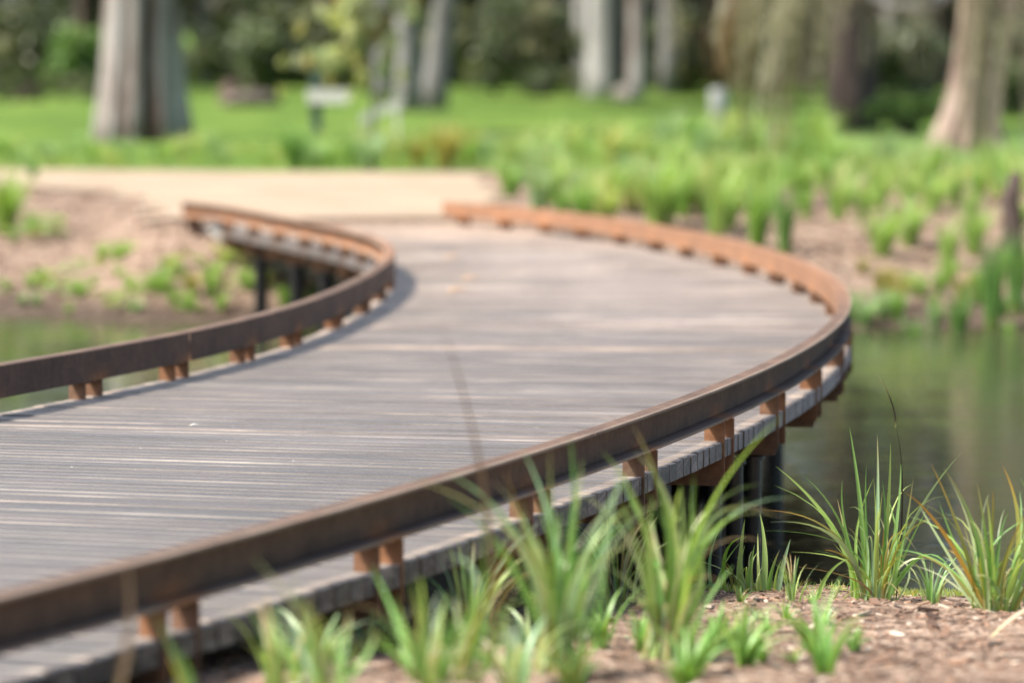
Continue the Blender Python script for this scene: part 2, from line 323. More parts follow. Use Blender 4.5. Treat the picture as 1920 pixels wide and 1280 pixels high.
# kerb rails: steel channels open to the outside, on pairs of upright plates
POST_R = [1.05, 1.88, 2.71, 3.55, 4.38, 5.20, 6.0, 6.78, 7.50, 8.25, 9.05, 9.85, 10.6, 11.3, 11.98, 12.6, 13.26, 13.97, 14.68, 15.42, 16.04, 16.75, 17.47, 18.1, 18.74, 19.36]
POST_L = [1.0, 1.7, 2.4, 3.1, 3.8, 4.5, 5.2, 5.85, 6.5, 7.15, 7.8, 8.45, 9.09, 9.74, 10.38, 11.2, 12.02, 12.75, 13.45, 14.15, 14.9, 15.6, 16.11, 16.6, 17.15, 17.8, 18.5, 19.2, 19.9]
Z0, Z1 = .055, .155
def rail_mesh(C, a, b, side, posts):
    """channel section: web on the deck side, two flanges outwards; side=+1 right rail, -1 left rail"""
    tk = .006; o1 = RW
    sec = [(0, Z0), (0, Z0+.018), (0, Z0+.036), (0, Z0+.06), (0, Z1-.003), (.003, Z1), (o1-.011, Z1), (o1-.002, Z1), (o1, Z1-.002), (o1, Z1-tk*1.25), (tk, Z1-tk*1.6), (tk, (Z0+Z1)/2), (tk, Z0+tk*1.6), (o1, Z0+tk*1.25), (o1, Z0)]
    n = max(2, int((b-a)/.045)); V = []; F = []; T = []; m = len(sec)
    for i in range(n+1):
        q = a+(b-a)*i/n; d = min([abs(q-x-.03) for x in posts]+[9])
        dd = min(abs(q-a), abs(q-b))
        for (o_, z) in sec:
            p, t, nn = C.at(q, side*o_); V.append((p[0], p[1], z))
            st = 0
            if z < Z0+.04: st = max(0, 1-d/.10)*max(0, 1-(z-Z0)/.045)*(.75+.5*noise.noise(Vector((q*23, z*5, side))))
            far_orange = sstep(10.5, 13.5, p[1]) if side > 0 else (sstep(13.2, 15.5, p[1]) if o_ > 0 else 0); worn = (.9 if o_ > o1-.003 else 0)*(.75+.5*noise.noise(Vector((q*6, side, z*30)))); T.append((st, far_orange, worn))  # more orange towards the far rails, on the left only the channel side
    for i in range(n):
        for j in range(m):
            k = (j+1) % m; f = (i*m+j, i*m+k, (i+1)*m+k, (i+1)*m+j); F.append(f if side < 0 else f[::-1])
    F.append(tuple(range(m)) if side > 0 else tuple(range(m))[::-1]); e = tuple(n*m+j for j in range(m)); F.append(e[::-1] if side > 0 else e)
    return mesh('kerb_rail', V, F, M_RUST, False, T)
def bracket_mesh(C, q, side):
    mb = MB()
    for dq in (-.055, .055):
        p, t, n = C.at(q+dq, side*RW/2+side*.0015)
        st = .10+.32*rnd.random()
        # upright plate, standing across the rail, let into the deck edge and running down to the crossbeam
        mb.box((p[0], p[1], (Z0-.104)/2), (.007, RW+.009, Z0+.104), (t[0], t[1], 0), (st, 0, 0))
        p2, _, _ = C.at(q+dq*.45, side*RW/2)
        mb.box((p2[0], p2[1], Z0-.0045), (.03, RW*.8, .006), (t[0], t[1], 0), (st, 0, 0))
    return mb.mesh('bracket', M_RUST)
for (C, side, posts, joints) in ((CR, 1, POST_R, [.3, 2.9, 5.58, 8.62, 11.1, 12.9, 15.7, 19.74]),
                                 (CL, -1, POST_L, [.35, 3.3, 6.6, 9.17, 11.9, 14.5, 17.4, CL.len-.02])):
    for k in range(len(joints)-1):
        a, b = joints[k], joints[k+1]-(.013 if side < 0 else .004)
        r = child('kerb_rail', rail_mesh(C, a, min(b, C.len-.01), side, posts), bw)
        for q in posts:
            if a <= q < joints[k+1] and q < C.len-.1: link_mesh('bracket', bracket_mesh(C, q, side), r)
# crossbeams beneath every bracket, black bearers and piles
for i, q in enumerate(POST_R):
    p, t, n = CR.at(q, RW-.012); d = board_dir(q); e = hit_left(p, d)
    if e is None: continue
    e = e-d*.012; mid = (p+e)/2; ln = np.linalg.norm(e-p); mb = MB(); ax = (d[0], d[1], 0)
    ty = np.array([-d[1], d[0]])
    for s_ in (-1, 1):
        c_ = mid+ty*s_*.052; mb.box((c_[0], c_[1], -TH-.042), (ln, .006, .075), ax, (.25, 0, 0))
        c_ = mid+ty*s_*.038; mb.box((c_[0], c_[1], -TH-.0065), (ln, .022, .005), ax, (.2, 0, 0)); mb.box((c_[0], c_[1], -TH-.077), (ln, .022, .005), ax, (.2, 0, 0))
    child('crossbeam', mb.mesh('crossbeam', M_RUST), bw)
for off0, C, sd_ in ((.30, CR, -1), (.95, CR, -1), (1.5, CR, -1)):
    V = []; F = []; n = 60
    for i in range(n+1):
        q = .4+(CR.len-.8)*i/n; p, t, nn = C.at(q); d = board_dir(q)
        for o_, z in ((-.03, -.27), (.03, -.27), (.03, -.133), (-.03, -.133)):
            pp = p+d*(off0+o_); V.append((pp[0], pp[1], z))
    for i in range(n):
        for j in range(4): F.append((i*4+j, i*4+(j+1) % 4, (i+1)*4+(j+1) % 4, (i+1)*4+j))
    F.append((3, 2, 1, 0)); F.append(tuple(n*4+j for j in range(4)))
    child('bearer', mesh('bearer', V, F, M_BEARER), bw)
def pile(x, y, r=.045, ztop=-.13):
    mb = MB(); zb = -1.5; mb.tube([(x, y, zb), (x, y, ztop-.012), (x, y, ztop-.010), (x, y, ztop)], [r, r, r*1.25, r*1.25], 20)
    child('pile', mb.mesh('pile', M_PILE, False), bw)
for x, y in ((.60, 8.93), (.67, 9.02), (.735, 9.13), (.52, 9.05), (-.2, 9.15), (-.95, 9.3),
             (-.72, 5.9), (-1.5, 6.2), (-2.4, 6.4), (1.05, 11.95), (.3, 12.1), (-.5, 12.2), (1.05, 14.9), (.3, 15.0), (-.42, 15.05),
             (-1.60, 19.0), (-1.32, 18.3), (-1.10, 17.6), (-.9, 16.95), (-.3, 17.8), (.3, 17.9), (.75, 17.4)):
    pile(x, y, .034 if 8.5 < y < 9.14 and x > .5 else .044)
# concrete abutment under the far end
mb = MB(); mb.box((-1.40, 21.12, -.35), (2.3, .25, .58), (-.88, .47, 0))
child('abutment', mb.mesh('abutment', M_CONC), bw)

# ------------------------------------------------------------------ plants
def ribbon(mb, P0, P1, P2, w0, col, tipcol=None, n=9, side=None, fold=.18):
    """leaf blade through base P0, middle P1, tip P2"""
    P0, P1, P2 = Vector(P0), Vector(P1), Vector(P2); c_ = P1*2-(P0+P2)*.5
    V = []; F = []; T = []; sd = side or Vector((1, 0, 0)); k0 = len(mb.V)
    for i in range(n+1):
        t = i/n; p = P0*(1-t)**2+c_*2*t*(1-t)+P2*t*t; d = ((c_-P0)*(1-t)+(P2-c_)*t).normalized()
        s = sd-d*sd.dot(d); s = s.normalized() if s.length > 1e-4 else Vector((1, 0, 0)); nn = d.cross(s)
        ww = w0*(.75+.25*math.sin(math.pi*min(1, t*1.5)))*(1-t**3.2)+.0003
        mb.V += [tuple(p-s*ww/2), tuple(p+nn*ww*fold), tuple(p+s*ww/2)]
        cc = col if not tipcol or t < .62 else tuple(lerp(a, b, (t-.62)/.38) for a, b in zip(col, tipcol))
        base = tuple(lerp(a, b, .55*max(0, 1-t*6)) for a, b in zip(cc, (.34, .36, .12)))
        mb.T += [base]*3
    for i in range(n):
        a = k0+i*3; mb.F += [(a, a+1, a+4, a+3), (a+1, a+2, a+5, a+4)]
GREENS = {k_: tuple(min(.6, x*g_) for x in c_) for k_, (c_, g_) in {k2: (c2, 1.18 if k2 in ('lime', 'green', 'blue', 'pale', 'deep', 'yellow') else 1) for k2, c2 in {'lime': (.315, .43, .13), 'green': (.19, .34, .10), 'blue': (.26, .37, .22), 'deep': (.11, .21, .06), 'olive': (.25, .25, .06), 'pale': (.42, .47, .27), 'bright': (.21, .36, .05), 'straw': (.42, .33, .16), 'brown': (.20, .13, .09), 'dark': (.03, .025, .02), 'orange': (.42, .22, .04), 'yellow': (.38, .36, .06)}.items()}.items()}
def jit(c, r, a=.18):
    k = 1+r.uniform(-a, a); return tuple(max(0, x*k*(1+r.uniform(-.08, .08))) for x in c)
def tuft_mesh(name, seed, n, h, spread, wd, cols, tip=None, droop=.5):
    r = random.Random(seed); mb = MB()
    for i in range(n):
        az = r.uniform(0, 2*math.pi); L_ = h*r.uniform(.55, 1.08); lean = spread*r.random()**.7
        b = Vector((math.cos(az), math.sin(az), 0)); o_ = b*r.uniform(0, .16*h)
        top = o_+b*(L_*lean)+Vector((0, 0, L_*(1-.35*lean*droop*r.uniform(.3, 1.4)))); md = o_+b*(L_*lean*.33)+Vector((0, 0, L_*.58))
        side = Vector((math.cos(az+1.57+r.uniform(-.9, .9)), math.sin(az+1.57+r.uniform(-.9, .9)), 0))
        c_ = jit(GREENS[r.choice(cols)], r)
        ribbon(mb, o_, md, top, wd*r.uniform(.7, 1.2), c_, jit(GREENS[tip], r) if tip and r.random() < .35 else None, 6, side)
    return mb.mesh(name, M_BLADE, True)
#FG_BEGIN
FG = [
 ('grass_tuft', 'green strappy grass tuft at the water edge beside the tall bare stem', None, (0.94, 7.65, -0.375), [((-0.042, 0.005, 0.062), (-0.111, 0.021, 0.248), (-0.256, 0.034, 0.402), 0.0164, 'lime'), ((-0.02, 0.01, 0.061), (-0.033, 0.041, 0.28), (-0.062, 0.068, 0.5), 0.0178, 'green'), ((-0.002, 0.012, 0.061), (0.011, 0.05, 0.279), (0.012, 0.083, 0.477), 0.0137, 'blue'), ((0.016, 0.019, 0.046), (0.041, 0.074, 0.275), (0.052, 0.124, 0.451), 0.015, 'lime'), ((0.021, 0.01, 0.047), (0.058, 0.04, 0.238), (0.073, 0.067, 0.409), 0.0137, 'green'), ((0.036, 0.018, 0.06), (0.11, 0.071, 0.255), (0.237, 0.118, 0.427), 0.015, 'blue'), ((-0.031, -0.02, 0.053), (-0.108, -0.079, 0.229), (-0.283, -0.132, 0.281), 0.015, 'blue'), ((-0.021, -0.001, 0.049), (-0.107, -0.006, 0.231), (-0.291, -0.01, 0.294), 0.0096, 'olive'), ((-0.054, 0.019, 0.046), (-0.06, 0.074, 0.163), (-0.086, 0.124, 0.303), 0.0123, 'green'), ((-0.054, 0.006, -0.05), (-0.029, 0.025, 0.045), (-0.034, 0.042, 0.161), 0.0191, 'lime'), ((0.002, 0.017, 0.004), (0.021, 0.067, 0.093), (0.002, 0.112, 0.185), 0.0137, 'yellow'), ((-0.16, -0.016, -0.06), (-0.146, -0.065, 0.102), (-0.08, -0.108, 0.184), 0.015, 'lime'), ((-0.118, -0.001, -0.007), (-0.084, -0.005, 0.057), (-0.041, -0.009, 0.09), 0.0109, 'pale'), ((0.019, -0.011, 0.037), (0.123, -0.043, 0.182), (0.209, -0.071, 0.103), 0.0109, 'green'), ((-0.0, 0.002, 0.035), (-0.022, 0.007, 0.229), (-0.024, 0.012, 0.407), 0.0109, 'green'), ((0.011, 0.003, 0.034), (0.027, 0.012, 0.215), (0.019, 0.021, 0.367), 0.0123, 'deep'), ((0.025, -0.02, 0.039), (0.056, -0.082, 0.202), (0.077, -0.136, 0.388), 0.0109, 'green'), ((-0.015, -0.012, 0.023), (-0.062, -0.048, 0.155), (-0.142, -0.079, 0.201), 0.0109, 'olive'), ((-0.001, -0.009, 0.023), (-0.076, -0.037, 0.222), (-0.094, -0.062, 0.378), 0.0096, 'green'), ((0.009, 0.017, 0.018), (0.028, 0.07, 0.163), (0.039, 0.117, 0.283), 0.0123, 'orange'), ((0.015, 0.011, 0.019), (0.087, 0.045, 0.125), (0.147, 0.074, 0.163), 0.0109, 'green'), ((-0.009, -0.014, 0.024), (-0.049, -0.057, 0.115), (-0.245, -0.095, 0.163), 0.0082, 'brown')]),
 ('grass_tuft', 'olive strappy grass tuft with orange-tipped leaves at the right edge of the bank', None, (1.172, 7.2, -0.311), [((-0.025, 0.012, 0.037), (-0.074, 0.05, 0.229), (-0.143, 0.083, 0.398), 0.0129, 'olive'), ((-0.016, -0.015, 0.042), (-0.052, -0.061, 0.246), (-0.14, -0.101, 0.413), 0.0103, 'green'), ((-0.013, 0.005, 0.039), (-0.117, 0.02, 0.234), (-0.214, 0.033, 0.334), 0.0129, 'orange'), ((-0.003, -0.016, 0.042), (-0.026, -0.063, 0.22), (-0.058, -0.105, 0.375), 0.0116, 'green'), ((0.009, -0.021, 0.043), (-0.017, -0.084, 0.224), (-0.04, -0.14, 0.348), 0.0103, 'lime'), ((0.028, 0.016, 0.037), (0.072, 0.062, 0.227), (0.037, 0.104, 0.39), 0.0167, 'olive'), ((0.036, -0.012, 0.042), (0.085, -0.049, 0.244), (0.048, -0.081, 0.385), 0.0141, 'green'), ((0.049, -0.012, 0.042), (0.118, -0.048, 0.244), (0.129, -0.08, 0.404), 0.0141, 'olive'), ((-0.01, 0.02, 0.023), (-0.107, 0.081, 0.145), (-0.246, 0.135, 0.176), 0.0103, 'green'), ((-0.024, 0.016, 0.023), (-0.083, 0.063, 0.121), (-0.164, 0.104, 0.167), 0.0103, 'olive'), ((-0.002, -0.009, 0.028), (-0.034, -0.035, 0.164), (-0.026, -0.059, 0.233), 0.0141, 'yellow'), ((-0.01, 0.019, 0.01), (-0.049, 0.078, 0.132), (-0.094, 0.129, 0.177), 0.0129, 'olive'), ((0.013, 0.002, 0.013), (0.011, 0.007, 0.183), (0.037, 0.011, 0.287), 0.0129, 'deep'), ((-0.019, 0.007, 0.025), (-0.03, 0.03, 0.179), (-0.061, 0.05, 0.282), 0.0116, 'deep'), ((0.05, -0.012, 0.015), (-0.01, -0.05, 0.127), (-0.06, -0.083, 0.139), 0.0129, 'blue'), ((0.094, 0.019, -0.003), (0.063, 0.074, 0.119), (-0.008, 0.123, 0.097), 0.0116, 'blue'), ((0.001, 0.008, 0.025), (0.055, 0.032, 0.153), (0.11, 0.053, 0.215), 0.0116, 'green'), ((0.029, 0.02, -0.004), (0.116, 0.078, 0.118), (0.191, 0.131, 0.11), 0.0116, 'green'), ((-0.004, 0.017, 0.037), (-0.071, 0.066, 0.173), (-0.118, 0.11, 0.299), 0.0103, 'green'), ((0.005, -0.008, 0.028), (0.018, -0.034, 0.163), (0.07, -0.056, 0.297), 0.0116, 'olive'), ((-0.015, -0.006, 0.041), (-0.007, -0.023, 0.24), (-0.009, -0.039, 0.347), 0.0103, 'olive')]),
 ('grass_tuft', 'largest pale green grass tuft with one long leaf arching up over the deck edge', None, (0.31, 5.9, -0.106), [((0.02, -0.014, 0.04), (0.075, -0.056, 0.283), (0.22, -0.094, 0.48), 0.0126, 'lime'), ((-0.012, -0.015, 0.041), (-0.004, -0.06, 0.262), (-0.075, -0.099, 0.463), 0.0137, 'green'), ((-0.028, -0.018, 0.041), (-0.052, -0.073, 0.264), (-0.135, -0.122, 0.413), 0.0137, 'lime'), ((0.01, -0.008, 0.039), (0.013, -0.033, 0.258), (-0.068, -0.056, 0.402), 0.0126, 'pale'), ((0.005, 0.004, 0.037), (0.013, 0.017, 0.197), (-0.011, 0.029, 0.335), 0.0158, 'lime'), ((0.015, -0.021, 0.042), (0.037, -0.083, 0.202), (0.043, -0.139, 0.368), 0.0126, 'green'), ((-0.01, 0.007, 0.026), (-0.026, 0.03, 0.184), (-0.095, 0.05, 0.332), 0.0137, 'green'), ((0.037, -0.007, 0.05), (0.077, -0.027, 0.252), (0.194, -0.045, 0.285), 0.0126, 'blue'), ((0.031, -0.008, 0.039), (0.067, -0.032, 0.151), (0.038, -0.053, 0.309), 0.0126, 'lime'), ((0.001, 0.013, 0.025), (-0.009, 0.054, 0.137), (-0.034, 0.089, 0.262), 0.0179, 'pale'), ((0.011, -0.001, 0.016), (0.021, -0.003, 0.135), (0.011, -0.005, 0.275), 0.019, 'lime'), ((-0.011, -0.008, 0.018), (-0.029, -0.031, 0.129), (-0.062, -0.052, 0.229), 0.0179, 'green'), ((0.021, -0.001, 0.016), (0.047, -0.003, 0.125), (0.084, -0.005, 0.233), 0.0148, 'green'), ((0.0, 0.009, 0.015), (0.001, 0.034, 0.129), (0.029, 0.057, 0.223), 0.0169, 'pale'), ((-0.022, -0.019, 0.02), (-0.062, -0.074, 0.126), (-0.132, -0.124, 0.188), 0.0116, 'blue'), ((0.044, 0.02, 0.012), (0.09, 0.08, 0.089), (0.142, 0.133, 0.145), 0.0116, 'green'), ((-0.017, -0.02, 0.02), (-0.042, -0.08, 0.191), (-0.034, -0.134, 0.326), 0.0137, 'lime'), ((0.027, 0.01, 0.014), (0.055, 0.042, 0.16), (0.105, 0.07, 0.264), 0.0116, 'green'), ((0.006, 0.014, 0.013), (-0.003, 0.058, 0.092), (-0.007, 0.097, 0.162), 0.0211, 'pale'), ((0.015, -0.02, 0.02), (0.032, -0.081, 0.117), (0.034, -0.135, 0.2), 0.019, 'lime')]),
 ('grass_tuft', 'blurred grass tuft with broad bluish leaves crossing in front of the brown kerb rail', None, (0.08, 5.5, -0.049), [((-0.005, 0.012, 0.033), (0.0, 0.048, 0.209), (-0.06, 0.081, 0.384), 0.0157, 'blue'), ((-0.0, -0.006, 0.036), (-0.006, -0.022, 0.23), (-0.011, -0.037, 0.406), 0.0128, 'green'), ((0.01, 0.003, 0.035), (0.035, 0.013, 0.234), (0.028, 0.022, 0.418), 0.0157, 'green'), ((-0.02, -0.021, 0.049), (-0.075, -0.082, 0.249), (-0.2, -0.137, 0.369), 0.0138, 'blue'), ((-0.02, -0.019, 0.039), (-0.089, -0.076, 0.208), (-0.205, -0.127, 0.329), 0.0098, 'green'), ((0.02, -0.013, 0.038), (0.058, -0.054, 0.215), (0.139, -0.089, 0.368), 0.0147, 'blue'), ((0.025, 0.019, 0.032), (0.071, 0.076, 0.153), (0.179, 0.127, 0.268), 0.0128, 'blue'), ((-0.01, -0.013, 0.038), (-0.04, -0.051, 0.184), (-0.094, -0.085, 0.367), 0.0108, 'olive'), ((0.015, 0.011, 0.033), (0.03, 0.043, 0.189), (0.053, 0.072, 0.367), 0.0118, 'lime'), ((0.04, 0.018, 0.032), (0.091, 0.072, 0.184), (0.123, 0.12, 0.35), 0.0128, 'blue'), ((0.005, 0.019, 0.022), (0.011, 0.074, 0.133), (0.001, 0.124, 0.258), 0.0157, 'green'), ((-0.005, -0.007, 0.026), (-0.025, -0.026, 0.14), (-0.055, -0.044, 0.263), 0.0138, 'green'), ((0.03, -0.006, 0.026), (0.049, -0.024, 0.13), (0.063, -0.041, 0.242), 0.0138, 'lime'), ((-0.01, 0.001, 0.025), (-0.03, 0.004, 0.185), (-0.08, 0.007, 0.295), 0.0108, 'pale'), ((0.02, 0.012, 0.023), (0.02, 0.046, 0.148), (0.036, 0.077, 0.295), 0.0138, 'deep'), ((-0.0, -0.016, 0.028), (-0.011, -0.066, 0.147), (-0.031, -0.11, 0.234), 0.0157, 'lime'), ((0.045, 0.01, 0.023), (0.081, 0.042, 0.098), (0.096, 0.07, 0.185), 0.0108, 'green'), ((0.01, 0.012, 0.023), (0.001, 0.05, 0.107), (0.021, 0.083, 0.183), 0.0157, 'green')]),
 ('grass_tuft', 'low blurred grass tuft before the shaded deck edge, a pale leaf hooking left', None, (-0.146, 5.05, -0.02), [((-0.028, 0.015, 0.025), (-0.052, 0.06, 0.109), (-0.1, 0.101, 0.205), 0.0144, 'green'), ((-0.008, -0.019, 0.032), (-0.006, -0.078, 0.126), (-0.024, -0.13, 0.221), 0.0144, 'lime'), ((0.073, 0.019, 0.024), (0.086, 0.075, 0.182), (0.016, 0.125, 0.218), 0.0135, 'blue'), ((0.055, -0.017, 0.031), (0.092, -0.069, 0.151), (0.151, -0.114, 0.286), 0.0135, 'olive'), ((0.028, -0.007, 0.02), (0.065, -0.027, 0.116), (0.11, -0.045, 0.229), 0.0135, 'green'), ((0.046, 0.005, 0.018), (0.091, 0.019, 0.098), (0.174, 0.031, 0.17), 0.0126, 'green'), ((0.009, 0.018, 0.015), (0.017, 0.07, 0.089), (0.034, 0.117, 0.155), 0.0153, 'lime'), ((-0.018, -0.007, 0.02), (-0.063, -0.027, 0.089), (-0.098, -0.045, 0.12), 0.0135, 'green'), ((-0.0, 0.018, 0.015), (-0.03, 0.071, 0.07), (-0.059, 0.119, 0.146), 0.0153, 'bright'), ((0.055, 0.002, 0.018), (0.092, 0.008, 0.11), (0.096, 0.013, 0.34), 0.0126, 'green'), ((0.028, -0.008, 0.02), (0.037, -0.032, 0.108), (0.074, -0.053, 0.167), 0.0135, 'green'), ((0.082, -0.008, 0.02), (0.119, -0.031, 0.099), (0.146, -0.051, 0.176), 0.0126, 'lime'), ((0.0, -0.014, 0.012), (-0.007, -0.054, 0.076), (0.003, -0.09, 0.137), 0.018, 'green')]),
 ('grass_tuft', 'blurred grass tuft at the frame bottom before the darkest stretch of kerb rail', None, (-0.3, 4.8, 0.014), [((-0.007, -0.018, 0.03), (-0.029, -0.071, 0.145), (-0.114, -0.118, 0.265), 0.0129, 'pale'), ((-0.003, -0.015, 0.03), (-0.009, -0.059, 0.117), (-0.038, -0.098, 0.193), 0.0154, 'lime'), ((-0.022, 0.008, 0.025), (-0.063, 0.032, 0.109), (-0.13, 0.053, 0.146), 0.012, 'blue'), ((0.012, 0.021, 0.022), (0.022, 0.083, 0.081), (0.028, 0.139, 0.129), 0.0129, 'green'), ((-0.012, -0.014, 0.029), (-0.022, -0.057, 0.108), (-0.025, -0.095, 0.201), 0.0129, 'green'), ((-0.046, -0.019, 0.022), (-0.05, -0.076, 0.086), (-0.072, -0.126, 0.138), 0.0129, 'green'), ((0.021, 0.02, 0.022), (0.062, 0.082, 0.072), (0.068, 0.136, 0.089), 0.0111, 'green')]),
 ('grass_tuft', 'single dark green blade with a pale tip at the lower left of the boardwalk edge', None, (-0.509, 4.6, 0.057), [((0.002, 0.001, 0.008), (-0.018, 0.006, 0.075), (-0.054, 0.009, 0.146), 0.0131, 'deep'), ((0.011, -0.004, 0.009), (0.006, -0.016, 0.054), (-0.013, -0.026, 0.098), 0.0115, 'green'), ((-0.003, -0.011, 0.007), (-0.007, -0.044, 0.055), (-0.017, -0.074, 0.09), 0.0099, 'olive')]),
 ('grass_tuft', 'short tuft of broad upright lime leaves in front of the black piles', None, (0.624, 7.85, -0.383), [((-0.021, 0.004, 0.021), (-0.017, 0.016, 0.134), (-0.004, 0.026, 0.244), 0.021, 'lime'), ((0.041, 0.014, 0.019), (0.052, 0.055, 0.142), (0.041, 0.091, 0.249), 0.021, 'lime'), ((0.078, -0.002, 0.022), (0.095, -0.007, 0.123), (0.114, -0.012, 0.195), 0.0168, 'blue'), ((-0.05, -0.003, 0.022), (-0.059, -0.013, 0.153), (-0.003, -0.022, 0.204), 0.014, 'bright'), ((-0.002, -0.019, 0.025), (0.0, -0.075, 0.106), (0.01, -0.124, 0.199), 0.0154, 'green'), ((-0.077, 0.017, 0.018), (-0.095, 0.07, 0.11), (-0.064, 0.116, 0.204), 0.0126, 'green'), ((0.055, -0.02, 0.018), (0.056, -0.079, 0.106), (0.075, -0.131, 0.186), 0.014, 'green'), ((-0.036, -0.0, 0.022), (-0.043, -0.001, 0.093), (-0.069, -0.002, 0.136), 0.0112, 'olive')]),
 ('plant_stem', 'brown dry stem crossing the dark rail at the lower left, bent in the middle', None, (-0.581, 4.3, 0.113), [((-0.002, 0.0, 0.008), (0.022, 0.0, 0.118), (0.019, 0.0, 0.232), 0.0131, 'brown')]),
 ('plant_stem', 'tall dark bare stem with a kinked tip standing against the pond', None, (0.991, 7.7, -0.377), [((0.006, 0.0, 0.0), (0.024, 0.0, 0.323), (0.004, 0.0, 0.504), 0.0055, 'dark'), ((0.004, 0.0, 0.502), (-0.006, 0.0, 0.567), (-0.043, 0.0, 0.639), 0.0055, 'dark')]),
 ('plant_stem', 'faint out-of-focus dark stem leaning left in front of the deck boards', None, (-0.032, 5.0, 0.027), [((0.0, 0.0, 0.009), (-0.018, 0.0, 0.329), (-0.094, 0.0, 0.608), 0.0098, 'brown')])]
#FG_END
for name_, lab, grp, base, blades in FG:
    e = empty(name_, base, lab, 'grass' if 'stem' not in name_ else 'stem', grp); mb = MB()
    r = random.Random(len(blades)*7+int(abs(base[0])*100))
    for (p0, p1, p2, wd, ck) in blades:
        col = jit(GREENS[ck], r, .14); tip = None
        if ck in ('olive', 'orange'): tip = GREENS['orange']
        elif r.random() < .3: tip = jit(GREENS['straw'], r)
        ribbon(mb, p0, p1, p2, wd*.88, col, tip, 12, Vector((math.cos(r.uniform(-.6, .6)), math.sin(r.uniform(-.6, .6)), 0)))
    if len(blades) > 5:                      # shorter inner leaves that fill the foot of the tuft
        H_ = max(b[2][2] for b in blades); W_ = sum(b[3] for b in blades)/len(blades)
        for k in range(int(len(blades)*(1.9 if base[1] > 5.2 else .9))):
            az = r.uniform(0, 6.28); h_ = H_*r.uniform(.2, .8)*(1 if k % 3 else .5); ln_ = h_*r.uniform(.1, .75); q0 = r.uniform(.01, .06); p0 = (math.cos(az)*q0, math.sin(az)*q0, -.02)
            dead = r.random() < .16; dr = r.uniform(.45, .8) if dead else r.uniform(.75, 1.02)
            ribbon(mb, p0, (math.cos(az)*ln_*.4, math.sin(az)*ln_*.4, h_*.62), (math.cos(az)*ln_*1.15, math.sin(az)*ln_*1.15, h_*dr), W_*r.uniform(.35, .75), jit(GREENS['straw' if dead else r.choice(['green', 'lime', 'blue', 'pale', 'lime', 'olive'])], r), jit(GREENS['straw'], r) if r.random() < .25 else None, 8, Vector((math.cos(az+1.5), math.sin(az+1.5)*.4, 0)).normalized())
        for b_ in blades:                  # a finer companion beside each long leaf
            j = lambda p, a: (p[0]+r.uniform(-a, a), p[1]+r.uniform(-a, a), p[2])
            k_ = r.uniform(.6, .98); ribbon(mb, j(b_[0], .015), tuple(x*k_ for x in j(b_[1], .03)), tuple(x*k_ for x in j(b_[2], .085)), b_[3]*.48, jit(GREENS[r.choice(['pale', 'lime', 'green'])], r), None, 10, Vector((1, r.uniform(-.5, .5), 0)).normalized())
    link_mesh('leaves' if 'stem' not in name_ else 'stalk', mb.mesh('leaves', M_BLADE, True), e)

# ------------------------------------------------------------------ trees, shrubs
def leaves_mesh(name, seed, clumps, n, size, cols, m=None, narrow=.45, hang=0):
    """leaf-sized faces through the volume of several clumps (x,y,z,rx,ry,rz)"""
    r = np.random.default_rng(seed); V = []; F = []; T = []
    vol = np.array([c[3]*c[4]*c[5] for c in clumps])**.75; cnt = np.maximum(3, (n*vol/vol.sum()).astype(int)); k = 0
    for c, q in zip(clumps, cnt):
        d = r.normal(size=(q, 3)); d /= np.linalg.norm(d, axis=1)[:, None]; rr = (.25+.75*r.random(q)**.5)[:, None]
        P_ = np.array(c[:3])+d*rr*np.array(c[3:6])
        a = r.normal(size=(q, 3)); a[:, 2] -= hang; a /= np.linalg.norm(a, axis=1)[:, None]
        b = np.cross(a, r.normal(size=(q, 3))); b /= np.linalg.norm(b, axis=1)[:, None]
        sz = size*(.6+.8*r.random(q))[:, None]; a = a*sz; b = b*sz*narrow
        base = np.array(GREENS.get(cols[r.integers(len(cols))]) if isinstance(cols[0], str) else cols[r.integers(len(cols))])*(.8+.4*r.random())
        for i in range(q):
            V += [P_[i]-a[i], P_[i]-b[i], P_[i]+a[i], P_[i]+b[i]]; F.append((k, k+1, k+2, k+3)); k += 4
            cc = base*(.75+.5*r.random()); T += [cc]*4
    return mesh(name, V, F, m or M_LEAF, False, np.array(T))
def clumps_in(seed, n, cx, cy, cz, R, H, s0, s1):
    r = random.Random(seed); out = []
    for i in range(n):
        a = r.uniform(0, 6.283); q = R*r.random()**.5; z = cz+H*r.uniform(-1, 1)*(1-.5*(q/R)**2); s_ = r.uniform(s0, s1)
        out.append((cx+q*math.cos(a), cy+q*math.sin(a), z, s_, s_, s_*.7))
    return out
def gz(x, y): return ground(x, y)
DULL = [(.13, .15, .075), (.17, .18, .09), (.11, .135, .065), (.2, .2, .12)]
DARK = [(.10, .125, .07), (.12, .15, .08), (.16, .18, .09), (.08, .10, .06)]
MIDG = [(.12, .22, .05), (.15, .25, .06), (.09, .16, .05)]
YEL = [(.48, .50, .22), (.52, .48, .20), (.42, .47, .24), (.52, .42, .22), (.54, .56, .38), (.40, .46, .26)]
